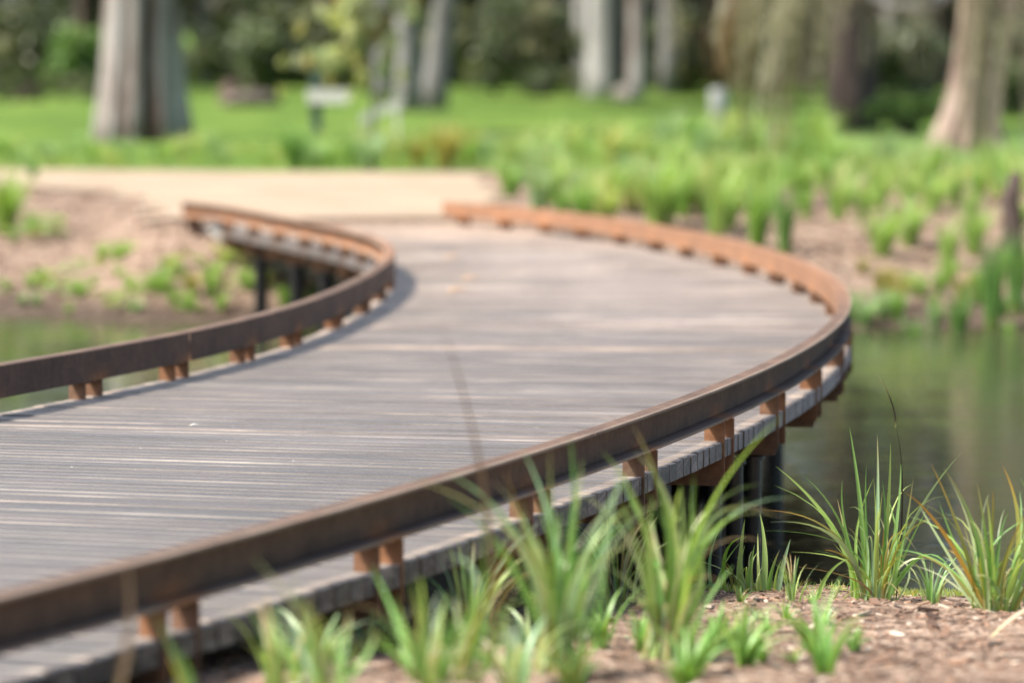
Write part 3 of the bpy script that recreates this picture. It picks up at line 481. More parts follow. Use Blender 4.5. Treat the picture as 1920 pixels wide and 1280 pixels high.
def trunk_mesh(seed, h, r0, r1, flare, lean, mat_, folds=0, limbs=4, limb_z=.5, nseg=22, sides=28, grooves=()):
    r = random.Random(seed); mb = MB(); pts = []; rs = []
    for i in range(nseg+1):
        t = i/nseg; z = h*t-.3*(i == 0)
        wx = lean[0]*t+.06*h*.1*noise.noise(Vector((t*3, seed, 0))); wy = lean[1]*t+.006*h*noise.noise(Vector((t*3, seed, 9)))
        pts.append((wx, wy, z)); rs.append(lerp(r0, r1, t**.8)*(1+flare*math.exp(-max(0, z)/(r0*(1.9 if flare < 1 else 3.4)))))
    ph = r.uniform(0, 6)
    def fr(i, th):
        z = i/nseg; b = math.exp(-z*h/(r0*3))
        v = 1+folds*(.10+.22*b)*(math.cos(3*th+ph)*.6+math.cos(5*th+1.3*ph+z*2)*.5)
        for (g0, gw, gd) in grooves: v -= gd*math.exp(-((th-g0-.05*math.sin(z*14))/gw)**2)
        return v+.06*noise.noise(Vector((math.cos(th)*1.5, math.sin(th)*1.5, z*h*.7+seed)))
    mb.tube(pts, rs, sides, fr=fr)
    if grooves:
        for i in range(nseg+1):
            for k in range(sides):
                th = 2*math.pi*k/sides; z = i/nseg; v = sum(gd*math.exp(-((th-g0-.05*math.sin(z*14)-.12*noise.noise(Vector((z*h*1.1, g0, seed))))/(gw*1.1))**2) for g0, gw, gd in grooves)
                v = max(0, min(1, v*3.2*(.6+.8*noise.noise(Vector((z*h*.8, th, seed+3)))+.5*math.exp(-z*h/1.2)))); mb.T[i*sides+k] = (1-v, 1, 1)
    for k in range(limbs):
        t = limb_z+(1-limb_z)*(k+.3)/max(1, limbs); i = int(t*nseg); p = Vector(pts[i]); a = r.uniform(0, 6.283); L_ = h*r.uniform(.22, .34)
        q = [p]; d = Vector((math.cos(a), math.sin(a), r.uniform(.5, 1.1))).normalized()
        for s_ in range(1, 6): q.append(q[-1]+(d+Vector((r.uniform(-.25, .25), r.uniform(-.25, .25), .1)))*L_/5)
        rr = rs[i]*.45; mb.tube(q, [rr*(1-.16*s_) for s_ in range(6)], 8)
    return mb.mesh('trunk', mat_, True)
def tree(name, label, loc, h, r0, r1, mat_, cl=None, leaf=None, flare=.25, lean=(0, 0), folds=0, group=None, seed=1, ln=2600, ls=.16, limbs=4, limb_z=.45, hang=.6, rz=0, spread=None, grooves=(), sides=28):
    e = empty(name, loc, label, 'tree', group, rz)
    link_mesh('trunk', trunk_mesh(seed, h, r0, r1, flare, lean, mat_, folds, limbs, limb_z, 40 if grooves else 22, sides, grooves), e)
    if leaf:
        R = spread or h*.3
        cls = cl or clumps_in(seed, 26, lean[0], lean[1], h*.86, R, h*.24, h*.07, h*.12)
        link_mesh('crown', leaves_mesh('crown', seed, cls, ln, ls, leaf, hang=hang), e)
    return e
def px(u, D): return (u-960)/5600*D*1.0075
def place(u, D): x = px(u, D); return (x, D, gz(x, D))

# the big fluted gum left of the path
tree('gum_tree', 'broad fluted grey and brown gum trunk on the lawn behind the sandy path', place(272, 44.5), 15, .52, .43, M_BARK_GUM, leaf=DULL, flare=.34, folds=.8, grooves=((1.92, .24, .42), (1.15, .10, .16), (2.5, .08, .12), (.6, .1, .14), (1.55, .07, .05), (1.35, .06, .08)), sides=96, seed=3, ln=5200, ls=.2, limbs=5, limb_z=.38)
tree('added_shade_tree', 'added dense dark leaved tree, unseen right of the view, blocking sky light', (7.0, 1.5, .0), 8.5, .25, .16, M_BARK_DARK, leaf=DARK, seed=44, ln=7000, ls=.16, spread=3.6)  # added out of frame to keep sky light off the near rail
# pair of slim grey trunks
tree('gum_tree', 'straight grey trunk, left one of the close pair behind the yellowish sapling', place(768, 69), 14, .30, .24, M_BARK_GREY, leaf=DULL, lean=(-.35, 0), folds=.3, seed=5, ln=3800, ls=.22)
tree('gum_tree', 'grey trunk leaning slightly right, right one of the close pair beyond the yellowish sapling', place(812, 70.5), 14, .30, .22, M_BARK_GREY, leaf=DULL, lean=(1.9, .4), folds=.3, seed=6, ln=3800, ls=.22)
tree('gum_tree', 'thin pale grey trunk partly hidden by the yellowish sapling', place(718, 80), 12, .21, .16, M_BARK_GREY, leaf=DULL, seed=7, ln=2600, ls=.22)
# dark trunk and flared pinkish trunk on the right
tree('gum_tree', 'dark brown rough trunk on the grass between the weeping foliage and the flared tree', place(1588, 51), 12, .42, .36, M_BARK_DARK, leaf=DARK, flare=.12, folds=.5, seed=9, ln=4200, ls=.2)
tree('flared_tree', 'pinkish pale tree with a widely flared root base on the right bank', place(1797, 36.2), 11, .19, .14, M_BARK_PINK, leaf=DULL, flare=1.5, folds=1.5, grooves=((1.2, .12, .2), (1.75, .1, .22), (2.3, .12, .2), (.7, .12, .2)), sides=56, lean=(.65, .3), seed=12, ln=4200, ls=.15)
tree('gum_tree', 'pale grey trunk at the far edge of the lawn, the widest one there', place(1125, 91), 14, .46, .38, M_BARK_PALE, leaf=DULL, seed=15, ln=3400, ls=.3)
tree('gum_tree', 'slim brownish trunk just right of the widest pale trunk across the lawn', place(1190, 90), 13, .27, .22, M_BARK_GUM, leaf=DULL, seed=16, ln=2600, ls=.3)
far = [(22, 118, .28, 0), (62, 126, .2, 1), (106, 121, .22, 0), (160, 132, .3, 2), (392, 128, .22, 1), (455, 135, .35, 2), (610, 118, .4, 2), (655, 130, .3, 1),
       (905, 128, .3, 2), (975, 136, .24, 2), (1055, 133, .3, 1), (1250, 96, .26, 1), (1090, 105, .3, 0), (1300, 130, .3, 2), (1370, 116, .36, 1), (1432, 128, .3, 2), (1500, 120, .42, 2), (1660, 112, .36, 1), (1712, 98, .34, 1), (1755, 118, .3, 2), (1880, 105, .4, 2), (-60, 120, .3, 1), (1985, 118, .3, 2), (-260, 100, .4, 1), (2200, 96, .4, 2)]
kinds = [('pale slim trunk in the distant wood across the lawn', M_BARK_PALE), ('grey trunk in the distant wood across the lawn', M_BARK_GREY), ('dark trunk in the distant wood across the lawn', M_BARK_DARK)]
crownm = [leaves_mesh('crown', 40+k, clumps_in(60+k, 30, 0, 0, 11, 4.2, 3.4, .9, 1.6), 3200, .3, (DARK, DULL, DARK)[k], hang=.5) for k in range(3)]
for i, (u, D, r0, k) in enumerate(far):
    nb_ = min([(abs(u-uu), nm) for uu, nm in ((20, 'left frame edge'), (268, 'big fluted trunk'), (560, 'sapling'), (790, 'close grey pair'), (1125, 'widest pale trunk'), (1343, 'pale bollard'), (1588, 'dark rough trunk'), (1797, 'flared tree'))])[1]
    e = empty('forest_tree', place(u, D), kinds[k][0].replace('in the distant wood across the lawn', 'far across the lawn')+f", {'thicker' if r0 > .32 else 'slimmer'}, near the {nb_}", 'tree', kinds[k][0].replace('trunk', 'trunks'), i*1.3)
    link_mesh('trunk', trunk_mesh(100+i, 12+(i % 4), r0, r0*.7, .2, (random.Random(i).uniform(-1, 1), 0), kinds[k][1], .3, 3, .5, 12, 14), e); link_mesh('crown', crownm[i % 3], e)

def shrub(name, label, u, D, w_, h, cols, n=2600, ls=.1, group=None, seed=1, zoff=0, hang=.3):
    x, y, z = place(u, D); e = empty(name, (x, y, z+zoff), label, 'shrub', group)
    link_mesh('foliage', leaves_mesh('foliage', seed, clumps_in(seed, 34, 0, 0, h*.48, w_, h*.42, h*.11, h*.24), n, ls, cols, hang=hang), e)
    mb = MB(); r = random.Random(seed)
    for k in range(7): a = r.uniform(0, 6.3); mb.tube([(0, 0, -.1), (math.cos(a)*w_*.25, math.sin(a)*w_*.25, h*.35), (math.cos(a)*w_*.55, math.sin(a)*w_*.55, h*.7)], [.035, .025, .01], 6)
    link_mesh('stem', mb.mesh('stem', M_BARK_DARK), e); return e
SH = [('wide dark evergreen shrub behind the lawn, right of the big fluted trunk', 470, 100, 2.1, 3.9, DARK, 5200, .16),
      ('olive green tall shrub filling the gap between the grey pair and the pale trunk', 930, 96, 2.0, 3.6, DULL+DARK, 4600, .16),
      ('dark olive spreading shrub beside the widest pale trunk across the lawn', 1015, 100, 1.2, 3.0, DULL, 3600, .16),
      ('small dark bush at the lawn edge below the widest pale trunk', 1025, 92, .8, 1.0, DARK, 1600, .1),
      ('bright green shrub close behind the left side of the big fluted trunk', 165, 88, .8, 2.3, MIDG, 2400, .12),
      ('dull green shrub at the far left among pale slim trunks', 60, 98, 1.7, 3.1, DULL+DARK, 3400, .16),
      ('low dark hedge at the left lawn edge', 20, 84, 3.2, .9, DARK, 4200, .1),
      ('leafy green bush half hidden behind the flared pinkish tree', 1690, 47, .55, .75, MIDG, 2400, .05),
      ('dark shrub under the branches in the wood at upper right', 1665, 84, 1.6, 2.6, DARK, 3000, .15),
      ('dark green shrub at the right edge beyond the flared tree', 1900, 60, .9, 2.2, DARK, 3200, .1),
      ('brownish shrub under the pale branch far behind the weeping foliage', 1420, 92, 1.7, 2.9, [(.11, .08, .05), (.09, .085, .04)], 3200, .16),
      ('greyish shrub left of the weeping foliage across the lawn', 1275, 98, 1.4, 2.9, DULL, 3200, .16),
      ('dark tall shrub behind the grey trunk pair', 690, 104, 1.7, 3.4, DARK+DULL, 3600, .16)]
for i, (lab, u, D, w_, h, cols, n, ls) in enumerate(SH): shrub('shrub', lab, u, D, w_, h, cols, n, ls, None, 200+i)
# the wood beyond, one dense mass
r = random.Random(77); cl = []
for i in range(520):
    x = r.uniform(-62, 62); y = r.uniform(136, 165); s_ = r.uniform(1.6, 3.6); cl.append((x, y, gz(x, y)+r.uniform(0, 15)*r.random()**.35, s_, s_, s_*.8))
tag(link_mesh('far_wood', leaves_mesh('far_wood', 5, cl, 60000, .62, DARK+[(.27, .245, .22), (.22, .205, .185), (.27, .26, .21)], narrow=.6)), 'dark wood closing the view beyond the lawn', 'woods', None, 'stuff')
# yellowish sapling left of the grey trunks
x, y, z = place(700, 35.5); e = empty('sapling', (x, y, z), 'yellowish green sapling with drooping branches behind the path', 'tree')
mb = MB(); mb.tube([(0, 0, -.1), (.02, 0, .7), (-.03, 0, 1.5), (.05, 0, 2.6)], [.035, .03, .024, .012], 10)
for a, b, c_ in (((0, 0, .8), (-.2, .05, 1.15), (-.55, 0, 1.2)), ((0, 0, 1.1), (-.35, .1, 1.7), (-.8, 0, 1.45)), ((0, 0, 1.3), (.2, 0, 1.6), (.35, .1, 1.4)), ((0, 0, 1.6), (-.25, 0, 2.2), (-.5, 0, 2.3))): mb.tube([a, b, c_], [.016, .011, .006], 6)
link_mesh('trunk', mb.mesh('trunk', M_BARK_PALE, True), e)
r = random.Random(9); cl = []
for (u0, v0, s_) in ((640, 60, .17), (690, 40, .18), (620, 100, .15), (660, 120, .14), (585, 120, .11), (560, 145, .08), (730, 70, .15), (740, 20, .15), (660, 10, .2), (600, 30, .1), (700, 130, .12), (640, 160, .08), (745, 115, .09), (700, -30, .25), (660, -60, .25), (720, 160, .06)):
    
    for q_ in range(3): cl.append(((u0-700+r.uniform(-38, 38))/5600*35.5, r.uniform(-.2, .2), 1.036-(v0+r.uniform(-35, 35)-141)/5600*35.5-z, s_*.7, s_*.7, s_*1.0))
link_mesh('crown', leaves_mesh('crown', 31, cl, 4600, .045, YEL, hang=1.2), e)

# weeping foliage hanging from a pale limb at the upper right
def strands(mb, r, u0, u1, v1, D, z0, n, cols, leafl=.10):
    """bundles of long hanging leaf strands, each bundle swinging one way"""
    for bi in range(max(3, n//4)):
        ub = r.uniform(u0, u1); vbb = v1-260*r.random()**1.6; db = D+r.uniform(-.5, .5); sw = r.uniform(-.30, .10); cb = np.array(cols[r.randrange(len(cols))])
        for i in range(6):
            u = ub+r.gauss(0, 13); vb = vbb-r.uniform(0, 45); d = db+r.uniform(-.12, .12); x = px(u, d)
            zb = 1.036-(vb-141)/5600*d; zt = z0+r.uniform(-.3, .3); c_ = cb*(.75+.5*r.random()); m = int((zt-zb)/.045)
            for k in range(m):
                t = k/m; p = Vector((x-sw*(1-t)**1.6*1.2+r.uniform(-.012, .012), d+r.uniform(-.02, .02), lerp(zt, zb, t)))
                q = p+Vector((sw*.05+r.uniform(-.02, .02), r.uniform(-.02, .02), -leafl*r.uniform(.7, 1.3))); s_ = Vector((r.uniform(-1, 1), r.uniform(-1, 1), 0)).normalized()*.0065
                mb.add([p-s_*.4, (p+q)/2-s_, q, (p+q)/2+s_], [(0, 1, 2, 3)], tuple(c_*r.uniform(.85, 1.15)))
OLV = [(.20, .20, .10), (.30, .30, .19), (.14, .14, .07), (.38, .37, .27), (.12, .11, .06)]
we = empty('weeping_tree', place(2080, 33), 'weeping tree with long hanging grey green strands reaching in from the right', 'tree')
wx, wy, wz = we.location
mb = MB(); Wp = lambda u, v, D: (px(u, D)-wx, D-wy, 1.036-(v-141)/5600*D-wz)
mb.tube([(0, 0, -.2), (.05, 0, 1), (-.05, 0, 2), (0, .1, 3.4), (.1, 0, 6)], [.24, .2, .18, .16, .1], 16)
mb.tube([(0, 0, 2.0), Wp(1950, -120, 33), Wp(1850, -70, 32.5), Wp(1720, 25, 32), Wp(1640, 12, 32), Wp(1560, -40, 31.5), Wp(1400, -90, 31), Wp(1290, -60, 31)], [.12, .1, .085, .06, .055, .045, .035, .02], 12)
mb.tube([Wp(1720, 22, 32), Wp(1735, -60, 32), Wp(1760, -200, 32)], [.05, .045, .03], 10)
link_mesh('trunk', mb.mesh('trunk', M_BARK_PALE, True), we)
mb = MB(); r = random.Random(8)
for (u0, u1, v1, D, n, cols) in ((1250, 1400, 170, 31.5, 22, [(.3, .29, .2), (.2, .17, .12), (.28, .2, .12)]), (1400, 1570, 250, 31, 26, OLV+[(.42, .42, .33)]), (1570, 1760, 150, 32, 20, [(.2, .19, .14), (.34, .32, .26)]), (1395, 1500, 320, 30.5, 60, OLV), (1340, 1400, 200, 31.5, 26, [(.26, .17, .09), (.30, .2, .1), (.18, .15, .07)]), (1490, 1550, 200, 31.5, 34, [(.27, .27, .2), (.33, .32, .24), (.2, .2, .13)]), (1540, 1620, 110, 32, 26, OLV), (1800, 1925, 330, 31, 60, OLV[:3]+[(.3, .27, .22)]), (1690, 1740, 90, 32, 14, OLV), (1280, 1340, 110, 32, 18, OLV)):
    strands(mb, r, u0, u1, v1, D, 2.35, n, cols)
for k in range(len(mb.V)): v = mb.V[k]; mb.V[k] = (v[0]-wx, v[1]-wy, v[2]-wz)
link_mesh('crown', mb.mesh('crown', M_LEAF), we)
we2 = link_mesh('crown', leaves_mesh('crown', 71, clumps_in(71, 30, -.6, 0, 4.6, 3.0, 1.6, .4, .8), 5200, .11, DULL, hang=1.5), we)


# sign post, pale timber bits on the lawn
x, y, z = place(597, 37.5); e = empty('sign_post', (x, y, z), 'dark green post carrying a white horizontal board beyond the path', 'sign')
mb = MB(); mb.box((0, 0, .55), (.13, .13, 1.3)); mb.box((0, 0, 1.21), (.15, .15, .02)); link_mesh('post', mb.mesh('post', M_POST), e)
mb = MB(); mb.box((.15, -.09, .74), (.52, .03, .17)); mb.box((.15, -.07, .74), (.44, .012, .12)); link_mesh('board', mb.mesh('board', M_WOOD_PALE), e)
x, y, z = place(715, 39); e = empty('leaning_board', (x, y, z), 'greyish weathered board propped at a slant near the white sign board', 'board')
mb = MB(); a, b = Vector((-.25, 0, .42)), Vector((.30, .05, .66)); d = Vector((0, 0, .06)); t_ = Vector((0, .03, 0))
mb.hexa([a-d-t_, b-d-t_, b-d+t_, a-d+t_, a+d-t_, b+d-t_, b+d+t_, a+d+t_]); link_mesh('plank', mb.mesh('plank', M_WOOD_PALE), e)
for sx, sh in ((-.2, .42), (.22, .6)): mb = MB(); mb.box((sx, .02, sh/2-.1), (.05, .05, sh+.2)); link_mesh('leg', mb.mesh('leg', M_WOOD_PALE), e)
x, y, z = place(1343, 50); mb = MB(); mb.tube([(0, 0, -.1), (0, 0, .68), (0, 0, .72)], [.15, .145, .12], 14); o = link_mesh('bollard', mb.mesh('bollard', M_WOOD_PALE, True)); o.location = (x, y, z); tag(o, 'pale stubby round post on the bright lawn under the weeping foliage', 'bollard')
def rock(lab, u, D, sx, sy, sz, m, seed, dz=0):
    bm = bmesh.new(); bmesh.ops.create_icosphere(bm, subdivisions=3, radius=1)
    for v in bm.verts:
        k = 1+.28*noise.noise(v.co*1.3+Vector((seed, 0, 0)))+.1*noise.noise(v.co*4+Vector((seed, 0, 0))); v.co = Vector((v.co.x*sx*k, v.co.y*sy*k, v.co.z*sz*k))
    me = bpy.data.meshes.new('rock'); bm.to_mesh(me); bm.free(); me.materials.append(m)
    x, y, z = place(u, D); o = link_mesh('rock', me); o.location = (x, y, z+sz*.35+dz); o.rotation_euler.z = seed; tag(o, lab, 'rock')
rock('pinkish rock at the far side of the lawn right of the pale trunk', 1168, 86, .35, .3, .3, M_ROCK, 2)
rock('long brown rock behind the lawn beside the big fluted trunk', 480, 76, .95, .4, .3, flat('brown_rock', (.13, .105, .085), .9), 4)
rock('brownish boulder above the long brown rock', 440, 79, .35, .35, .45, M_BARK_DARK, 6)
rock('pale flat stone on the bank under the far left end of the boardwalk', 450, 20.6, .28, .2, .12, M_CONC, 8)
rock('cream stone lying in the mulch left of the largest grass tuft', 940, 6.35, .032, .03, .02, M_ROCK, 9)
rock('small whitish pebble in the mulch below the largest grass tuft', 1100, 6.4, .022, .02, .014, M_ROCK, 11)

# ------------------------------------------------------------------ strappy plants on the banks and behind the path
def on(u, v):
    """ground point seen at that place of the photograph"""
    th = math.atan(499/5600); w_ = (v-640)/5600; c_ = math.cos(th)-w_*math.sin(th); sl = (math.sin(th)+w_*math.cos(th))/c_
    y = 13.2
    while y < 130:
        x = (u-960)/5600*y/c_
        if 1.036-sl*y <= max(ground(x, y), WATER): break
        y += .05
    return (x, y, ground(x, y)-.01)
# dark upright stump at the right edge
x, y, z = on(1897, 505); mb = MB(); mb.tube([(0, 0, -.25), (.01, 0, .3), (-.015, 0, .5), (.03, 0, .68)], [.085, .07, .066, .04], 14, fr=lambda i, t: 1+.12*math.sin(3*t+i))
o = link_mesh('tree_stump', mb.mesh('tree_stump', M_BARK_DARK, True)); o.location = (x, y, z); tag(o, 'dark slender broken stump on the bank at the right frame edge', 'stump')
PM = {}
def plant_mesh(kind, k):
    key = (kind, k)
    if key not in PM:
        sd_ = hash_(kind)*7+k
        if kind == 'herb':
            PM[key] = leaves_mesh('leaves', sd_, clumps_in(sd_, 14, 0, 0, .5, .75, .42, .10, .26), 520, .055, ['lime', 'green', 'olive', 'pale'], M_BLADE, .5)
        else:
            cols = {'lime': ['lime', 'lime', 'green'], 'blue': ['blue', 'blue', 'green', 'pale'], 'deep': ['deep', 'deep', 'green'], 'green': ['green', 'bright', 'lime'], 'olive': ['olive', 'yellow', 'olive', 'straw'], 'yellow': ['yellow', 'lime', 'pale'], 'bright': ['bright', 'lime']}[kind]
            PM[key] = tuft_mesh('leaves', sd_, 130, 1.05, (.5, .72, .95)[k], .030, cols, 'straw' if kind in ('olive', 'lime') else None, .7)
    return PM[key]
def hash_(t): return sum(ord(c)*(i+1) for i, c in enumerate(t))
pr = random.Random(21)
def plant(u, v, kind, hpx, label, group=None, wide=1.0, name='grass_tuft', cat_='grass'):
    x, y, z = on(u, v); h = hpx/5600*y; e = empty(name, (x, y, z), label, cat_, group, pr.uniform(0, 6.28)); e.scale = (h*wide, h*wide, h)
    o = link_mesh('leaves', plant_mesh(kind, pr.randrange(3)), e)
# ones that stand out
for a in [(1240, 432, 'lime', 170, 'tallest lime grass tuft rising behind the far curve of the orange rail', None, .75),
          (1420, 468, 'green', 150, 'tall mid green tuft just behind the bend of the right rail', None, .6),
          (1472, 480, 'deep', 140, 'dark green upright tuft where the right rail bends away', None, .5),
          (1345, 440, 'lime', 140, 'yellowish lime tuft between two tall green tufts behind the right rail', None, .7),
          (1655, 482, 'lime', 110, 'lime tuft on bare mulch, left one of the front trio on the right bank', None, .9),
          (1705, 462, 'lime', 110, 'lime tuft in the middle of the front trio on the right bank', None, .8),
          (1778, 500, 'lime', 95, 'lime tuft on the mulch, right one of the front trio on the right bank', None, .8),
          (1826, 478, 'lime', 110, 'yellow green tuft near the dark stump on the right bank', None, .7),
          (960, 366, 'deep', 70, 'dark green rounded tuft at the corner of the sandy path', None, 1.1),
          (1010, 395, 'blue', 90, 'pale bluish tuft right behind the far end of the right rail', None, 1.0),
          (1095, 360, 'green', 75, 'small green tuft behind the bluish one near the path corner', None, .9),
          (1135, 425, 'yellow', 90, 'yellowish tuft touching the back of the orange rail', None, .9),
          (835, 318, 'olive', 100, 'olive brown tuft on the far side of the path, right of the grey trunks', None, .9),
          (690, 320, 'blue', 75, 'pale silvery blue tuft at the foot of the yellowish sapling', None, 1.4),
          (553, 318, 'deep', 90, 'deep green tuft on the path edge left of the green sign post', None, .8),
          (62, 338, 'deep', 45, 'small dark tuft alone on the sandy path edge at far left', None, .8),
          (12, 440, 'bright', 130, 'big bright green tuft cut by the left frame edge', None, .9),
          (1712, 628, 'deep', 95, 'dark reed tuft in the shallow water of the right bank', None, .6),
          (1860, 615, 'deep', 190, 'tall dark reeds at the right edge of the far shore', None, .45),
          (1905, 590, 'deep', 170, 'dark reeds cut by the right frame edge above the waterline', None, .5),
          (1800, 622, 'deep', 130, 'slim dark reed clump standing in the shallows left of the tallest reeds', None, .45),
          (1620, 612, 'blue', 60, 'bluish low tuft at the waterline just right of the rail bend', None, 1.2)]:
    plant(*a)
ADJ = {'lime': 'lime', 'green': 'mid green', 'blue': 'bluish green', 'deep': 'dark green', 'olive': 'olive brown', 'yellow': 'yellowish', 'bright': 'bright green', 'herb': 'broad-leaved'}
def row(n, u0, u1, v0, v1, kinds_, h0, h1, label, w0=.6, w1=.95, name='grass_tuft', cat_='grass'):
    """label: how it looks and where the row stands; each plant adds its colour, its size and its third of the row"""
    seen = {}
    for i in range(n):
        u = lerp(u0, u1, (i+pr.random())/n); k = kinds_[pr.randrange(len(kinds_))]; h_ = pr.uniform(h0, h1)
        part = ('left end', 'middle', 'right end')[min(2, int(3*i/n))]; size = 'short' if h_ < lerp(h0, h1, .33) else 'tall' if h_ > lerp(h0, h1, .67) else 'medium'
        plant(u, pr.uniform(v0, v1), k, h_, f'{size} {ADJ[k]} {label}, {part}', label, pr.uniform(w0, w1), name, cat_)
row(34, -30, 560, 290, 318, ['blue', 'green', 'blue', 'yellow', 'lime'], 28, 56, 'tuft beyond the left part of the sandy path')
row(28, 560, 925, 288, 318, ['yellow', 'green', 'blue', 'olive', 'lime'], 40, 80, 'tuft beyond the middle of the sandy path')
row(40, 950, 1560, 292, 392, ['blue', 'lime', 'green', 'green', 'yellow'], 70, 125, 'tuft in the dense planting behind the rail')
row(24, 1150, 1690, 275, 335, ['blue', 'green', 'lime', 'blue'], 40, 70, 'tuft below the weeping foliage')
row(13, 1050, 1460, 392, 432, ['lime', 'yellow', 'green'], 60, 110, 'tuft in mulch right behind the orange rail')
row(20, 1490, 1930, 345, 430, ['lime', 'green', 'lime'], 55, 100, 'tuft on mulch below the flared tree')
row(9, 1640, 1930, 312, 338, ['green', 'blue', 'deep'], 28, 50, 'tuft around the roots of the flared tree')
row(13, 1600, 1920, 500, 580, ['lime', 'green', 'olive'], 35, 80, 'tuft low on the right bank above the water', .8, 1.2)
row(13, 1590, 1940, 592, 632, ['blue', 'deep', 'green', 'blue'], 30, 75, 'reed clump along the right waterline')
row(30, -20, 480, 535, 592, ['herb', 'green', 'herb', 'lime', 'blue'], 20, 50, 'plant along the left waterline', .9, 1.3, 'waterside_plant', 'plant')
row(13, 230, 500, 490, 560, ['herb', 'lime', 'yellow', 'olive'], 28, 55, 'plant on the bank left of the far piles', .9, 1.3, 'waterside_plant', 'plant')
row(4, 30, 110, 425, 455, ['herb', 'bright'], 30, 55, 'plant beside the big bright tuft', 1, 1.5, 'bank_plant', 'plant')
row(3, 190, 250, 480, 500, ['lime', 'herb'], 30, 45, 'plant in the middle of the left mulch bank', 1, 1.4, 'bank_plant', 'plant')
row(5, 60, 420, 500, 530, ['herb', 'lime'], 22, 38, 'seedling scattered on the left mulch bank', 1, 1.4, 'bank_plant', 'plant')
# under the boardwalk and by the near bank
row(6, 520, 640, 555, 600, ['deep', 'green'], 30, 55, 'plant in the shade between the far piles', .9, 1.3, 'waterside_plant', 'plant')

# low weeds and seedlings on the near bank, among the big tufts
WLS = ['soft green', 'pale bluish', 'bright green', 'dark olive']
wm = [tuft_mesh('leaves', 300+k, 19, 1, 1.0, .085, c_, None, .8) for k, c_ in enumerate((['green', 'lime'], ['blue', 'pale'], ['bright', 'green'], ['deep', 'olive']))]
wr = random.Random(12)
for i in range(64):
    D = wr.uniform(5.25, 7.8); u = wr.choice([wr.uniform(560, 1000), wr.uniform(860, 1400), wr.uniform(1100, 1620)]); x = px(u, D)
    h = wr.uniform(.03, .12)*(1.35 if D < 6.3 else .6); q = wr.randrange(4)
    lab = f"{'larger' if h > .07 else 'tiny'} {WLS[q]} weed on the near mulch, {'below the black piles' if u > 1300 else 'around the largest grass tuft' if u > 1130 else 'around the bluish grass tuft' if u > 920 else 'at the foot of the dark rail'}"
    e = empty('weed', (x, D, ground(x, D)-.005), lab, 'weed', 'small weeds on the near bank', wr.uniform(0, 6)); e.scale = (h, h, h)
    link_mesh('leaves', wm[q], e)
# fine moss-like grass along the crest of the near bank (stuff)
mb = MB(); r = random.Random(33)
for i in range(2600):
    x = r.choice([r.uniform(.42, .72), r.uniform(1.0, 1.36), r.uniform(.3, 1.6)]); y = 8.0+r.gauss(-.02, .07); z = ground(x, y); h = r.uniform(.006, .022); a = r.uniform(0, 6.28)
    mb.add([(x-.0015, y, z), (x+.0015, y, z), (x+math.cos(a)*h*.6, y+math.sin(a)*h*.6, z+h)], [(0, 1, 2)], jit(GREENS[r.choice(['lime', 'yellow', 'pale', 'green'])], r))
tag(link_mesh('short_grass', mb.mesh('short_grass', M_BLADE)), 'fine short yellow green grass on the crest of the near bank', 'grass', None, 'stuff')
# bark chips and dry litter (stuff)
mb = MB(); r = random.Random(34)
def chips(n, x0, x1, y0, y1, a0, a1):
    for i in range(n):
        x = r.uniform(x0, x1); y = r.uniform(y0, y1); z = ground(x, y)
        if z < WATER: continue
        L_ = r.uniform(a0, a1); wd = L_*r.uniform(.15, .5); az = r.uniform(0, 3.14); tx = r.uniform(-.35, .35); d = Vector((math.cos(az), math.sin(az), tx)).normalized(); s_ = Vector((-d.y, d.x, r.uniform(-.3, .3))).normalized(); up = d.cross(s_)
        if up.z < 0: up = -up
        c_ = Vector((x, y, z+wd*.2)); k = r.random()
        col = lerpc((.06, .034, .024), (.31, .19, .125), k) if r.random() < .84 else (lerpc((.36, .28, .21), (.55, .47, .38), k) if r.random() < .7 else (.03, .024, .02))
        th_ = wd*.3; mb.hexa([c_+d*(a*L_/2*(1 if b < 0 else r.uniform(.6, 1)))+s_*(b*wd/2)+up*(e*th_/2) for e in (-1, 1) for a, b in ((-1, -1), (1, -1), (1, 1), (-1, 1))], col)
def lerpc(a, b, t): return tuple(lerp(p, q, t) for p, q in zip(a, b))
chips(15000, -.8, 1.75, 5.0, 8.35, .004, .022); chips(420, -.5, 1.7, 5.2, 8.2, .02, .055)
tag(link_mesh('bark_mulch', mb.mesh('bark_mulch', M_MULCHCHIP)), 'loose brown bark chips and dry litter covering the near bank', 'mulch', None, 'stuff')
mb = MB(); chips(5200, -8, -2.3, 20, 29, .02, .08); chips(6500, .3, 8, 19, 29, .02, .08)
tag(link_mesh('bank_mulch', mb.mesh('bank_mulch', M_MULCHCHIP)), 'pinkish brown bark mulch spread over the far banks', 'mulch', None, 'stuff')
# dry leaves on the deck
for (u, v, D, lab) in ((850, 490, 16.8, 'orange dry leaf on the boards near the far bend, the uppermost'), (885, 528, 15.0, 'dry leaf on the boards near the far bend, in the middle'), (860, 553, 14.2, 'small yellow leaf on the boards near the far bend, the lowest'), (366, 804, 8.78, 'whitish curled leaf on the near boards by the left rail')):
    x = px(u, D); mb = MB(); ribbon(mb, (-.05, 0, .004), (0, .004, .022), (.05, .01, .006), .04, (.55, .32, .16) if v < 700 else (.7, .68, .64), None, 6, Vector((0, 1, 0)))
    o = link_mesh('dry_leaf', mb.mesh('dry_leaf', M_LEAF, True)); o.location = (x, D, .002); k_ = .3 if v > 700 else 1; o.scale = (k_, k_, k_); tag(o, lab, 'leaf')
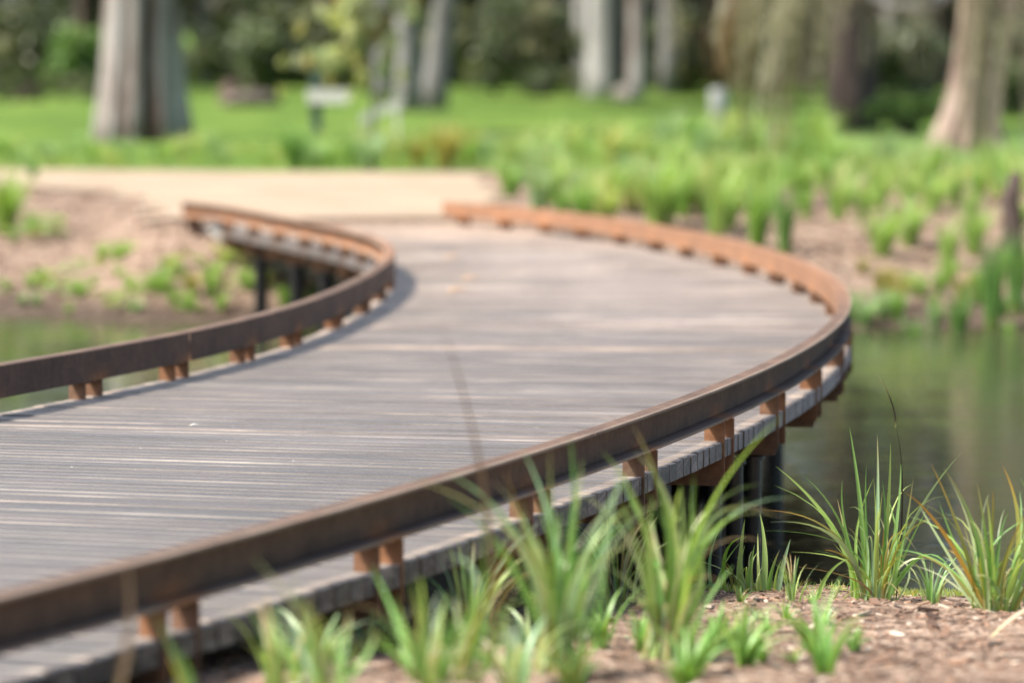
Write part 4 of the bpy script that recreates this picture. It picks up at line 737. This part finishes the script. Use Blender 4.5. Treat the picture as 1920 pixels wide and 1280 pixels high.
# long pale dry leaf lying at the right frame edge
mb = MB(); ribbon(mb, (-.03, 0, 0), (.06, 0, .07), (.2, .05, .11), .022, (.62, .5, .36), None, 8, Vector((0, 1, 0)))
x, y, z = px(1890, 6.6), 6.6, ground(px(1890, 6.6), 6.6); o = link_mesh('dry_leaf', mb.mesh('dry_leaf', M_LEAF, True)); o.location = (x, y, z); tag(o, 'long pale dry leaf sticking up at the lower right corner', 'leaf')

# long soft grass filling the ground between the tufts (stuff)
r = random.Random(91); mb = MB()
def meadow(n, x0, x1, y0, y1, h0, h1, cols):
    for i in range(n):
        x = r.uniform(x0, x1); y = r.uniform(y0, y1)
        if noise.noise(Vector((x*.8, y*.45, 2))) < -.12+.25*sstep(33, 27, y): continue
        z = ground(x, y); h = r.uniform(h0, h1); a = r.uniform(0, 6.28); w_ = h*.045; l_ = h*r.uniform(.1, .6); dx, dy = math.cos(a), math.sin(a)
        c_ = jit(GREENS[cols[r.randrange(len(cols))]], r)
        mb.add([(x-dy*w_, y+dx*w_, z-.01), (x+dy*w_, y-dx*w_, z-.01), (x+dx*l_*.4, y+dy*l_*.4, z+h*.6), (x+dx*l_, y+dy*l_, z+h*.95)], [(0, 1, 2), (0, 2, 3)], c_)
meadow(9000, -7, 0, 32.8, 40, .05, .16, ['green', 'lime', 'blue', 'bright', 'yellow'])
meadow(15000, -.2, 9, 30, 42, .08, .24, ['green', 'lime', 'blue', 'lime', 'pale'])
meadow(5000, .3, 9, 25.5, 31, .10, .3, ['green', 'lime', 'pale', 'yellow'])
tag(link_mesh('meadow_grass', mb.mesh('meadow_grass', M_BLADE)), 'long soft grass growing between the tufts beyond the path and bank', 'grass', None, 'stuff')

# thin wispy tufts between the big ones, against the shaded deck edge
wr = random.Random(52)
for n_, (u, D, h) in enumerate(((885, 6.3, .21), (1160, 7.3, .20), (1490, 7.4, .10), (1750, 7.6, .11), (520, 5.3, .14), (1045, 5.8, .12), (1400, 6.3, .10))):
    nb = 'the dark kerb rail' if u < 900 else 'the bluish grass tuft' if u < 1100 else 'the largest grass tuft' if u < 1300 else 'the black piles' if u < 1600 else 'the olive tuft at the right edge'
    x = px(u, D); e = empty('grass_tuft', (x, D, ground(x, D)-.01), f"thin wispy {'pale' if n_ % 2 else 'green'} grass tuft {'behind' if D > 6.5 else 'in front of'} {nb}, {('shorter', 'taller')[h > .19]} one", 'grass', 'thin wispy tufts on the near bank', wr.uniform(0, 6)); e.scale = (h, h, h*1.1)
    link_mesh('leaves', tuft_mesh('leaves', 700+n_, 26, 1.2, .75, .045, ['green', 'pale', 'lime', 'blue', 'straw'], 'straw', .8), e)
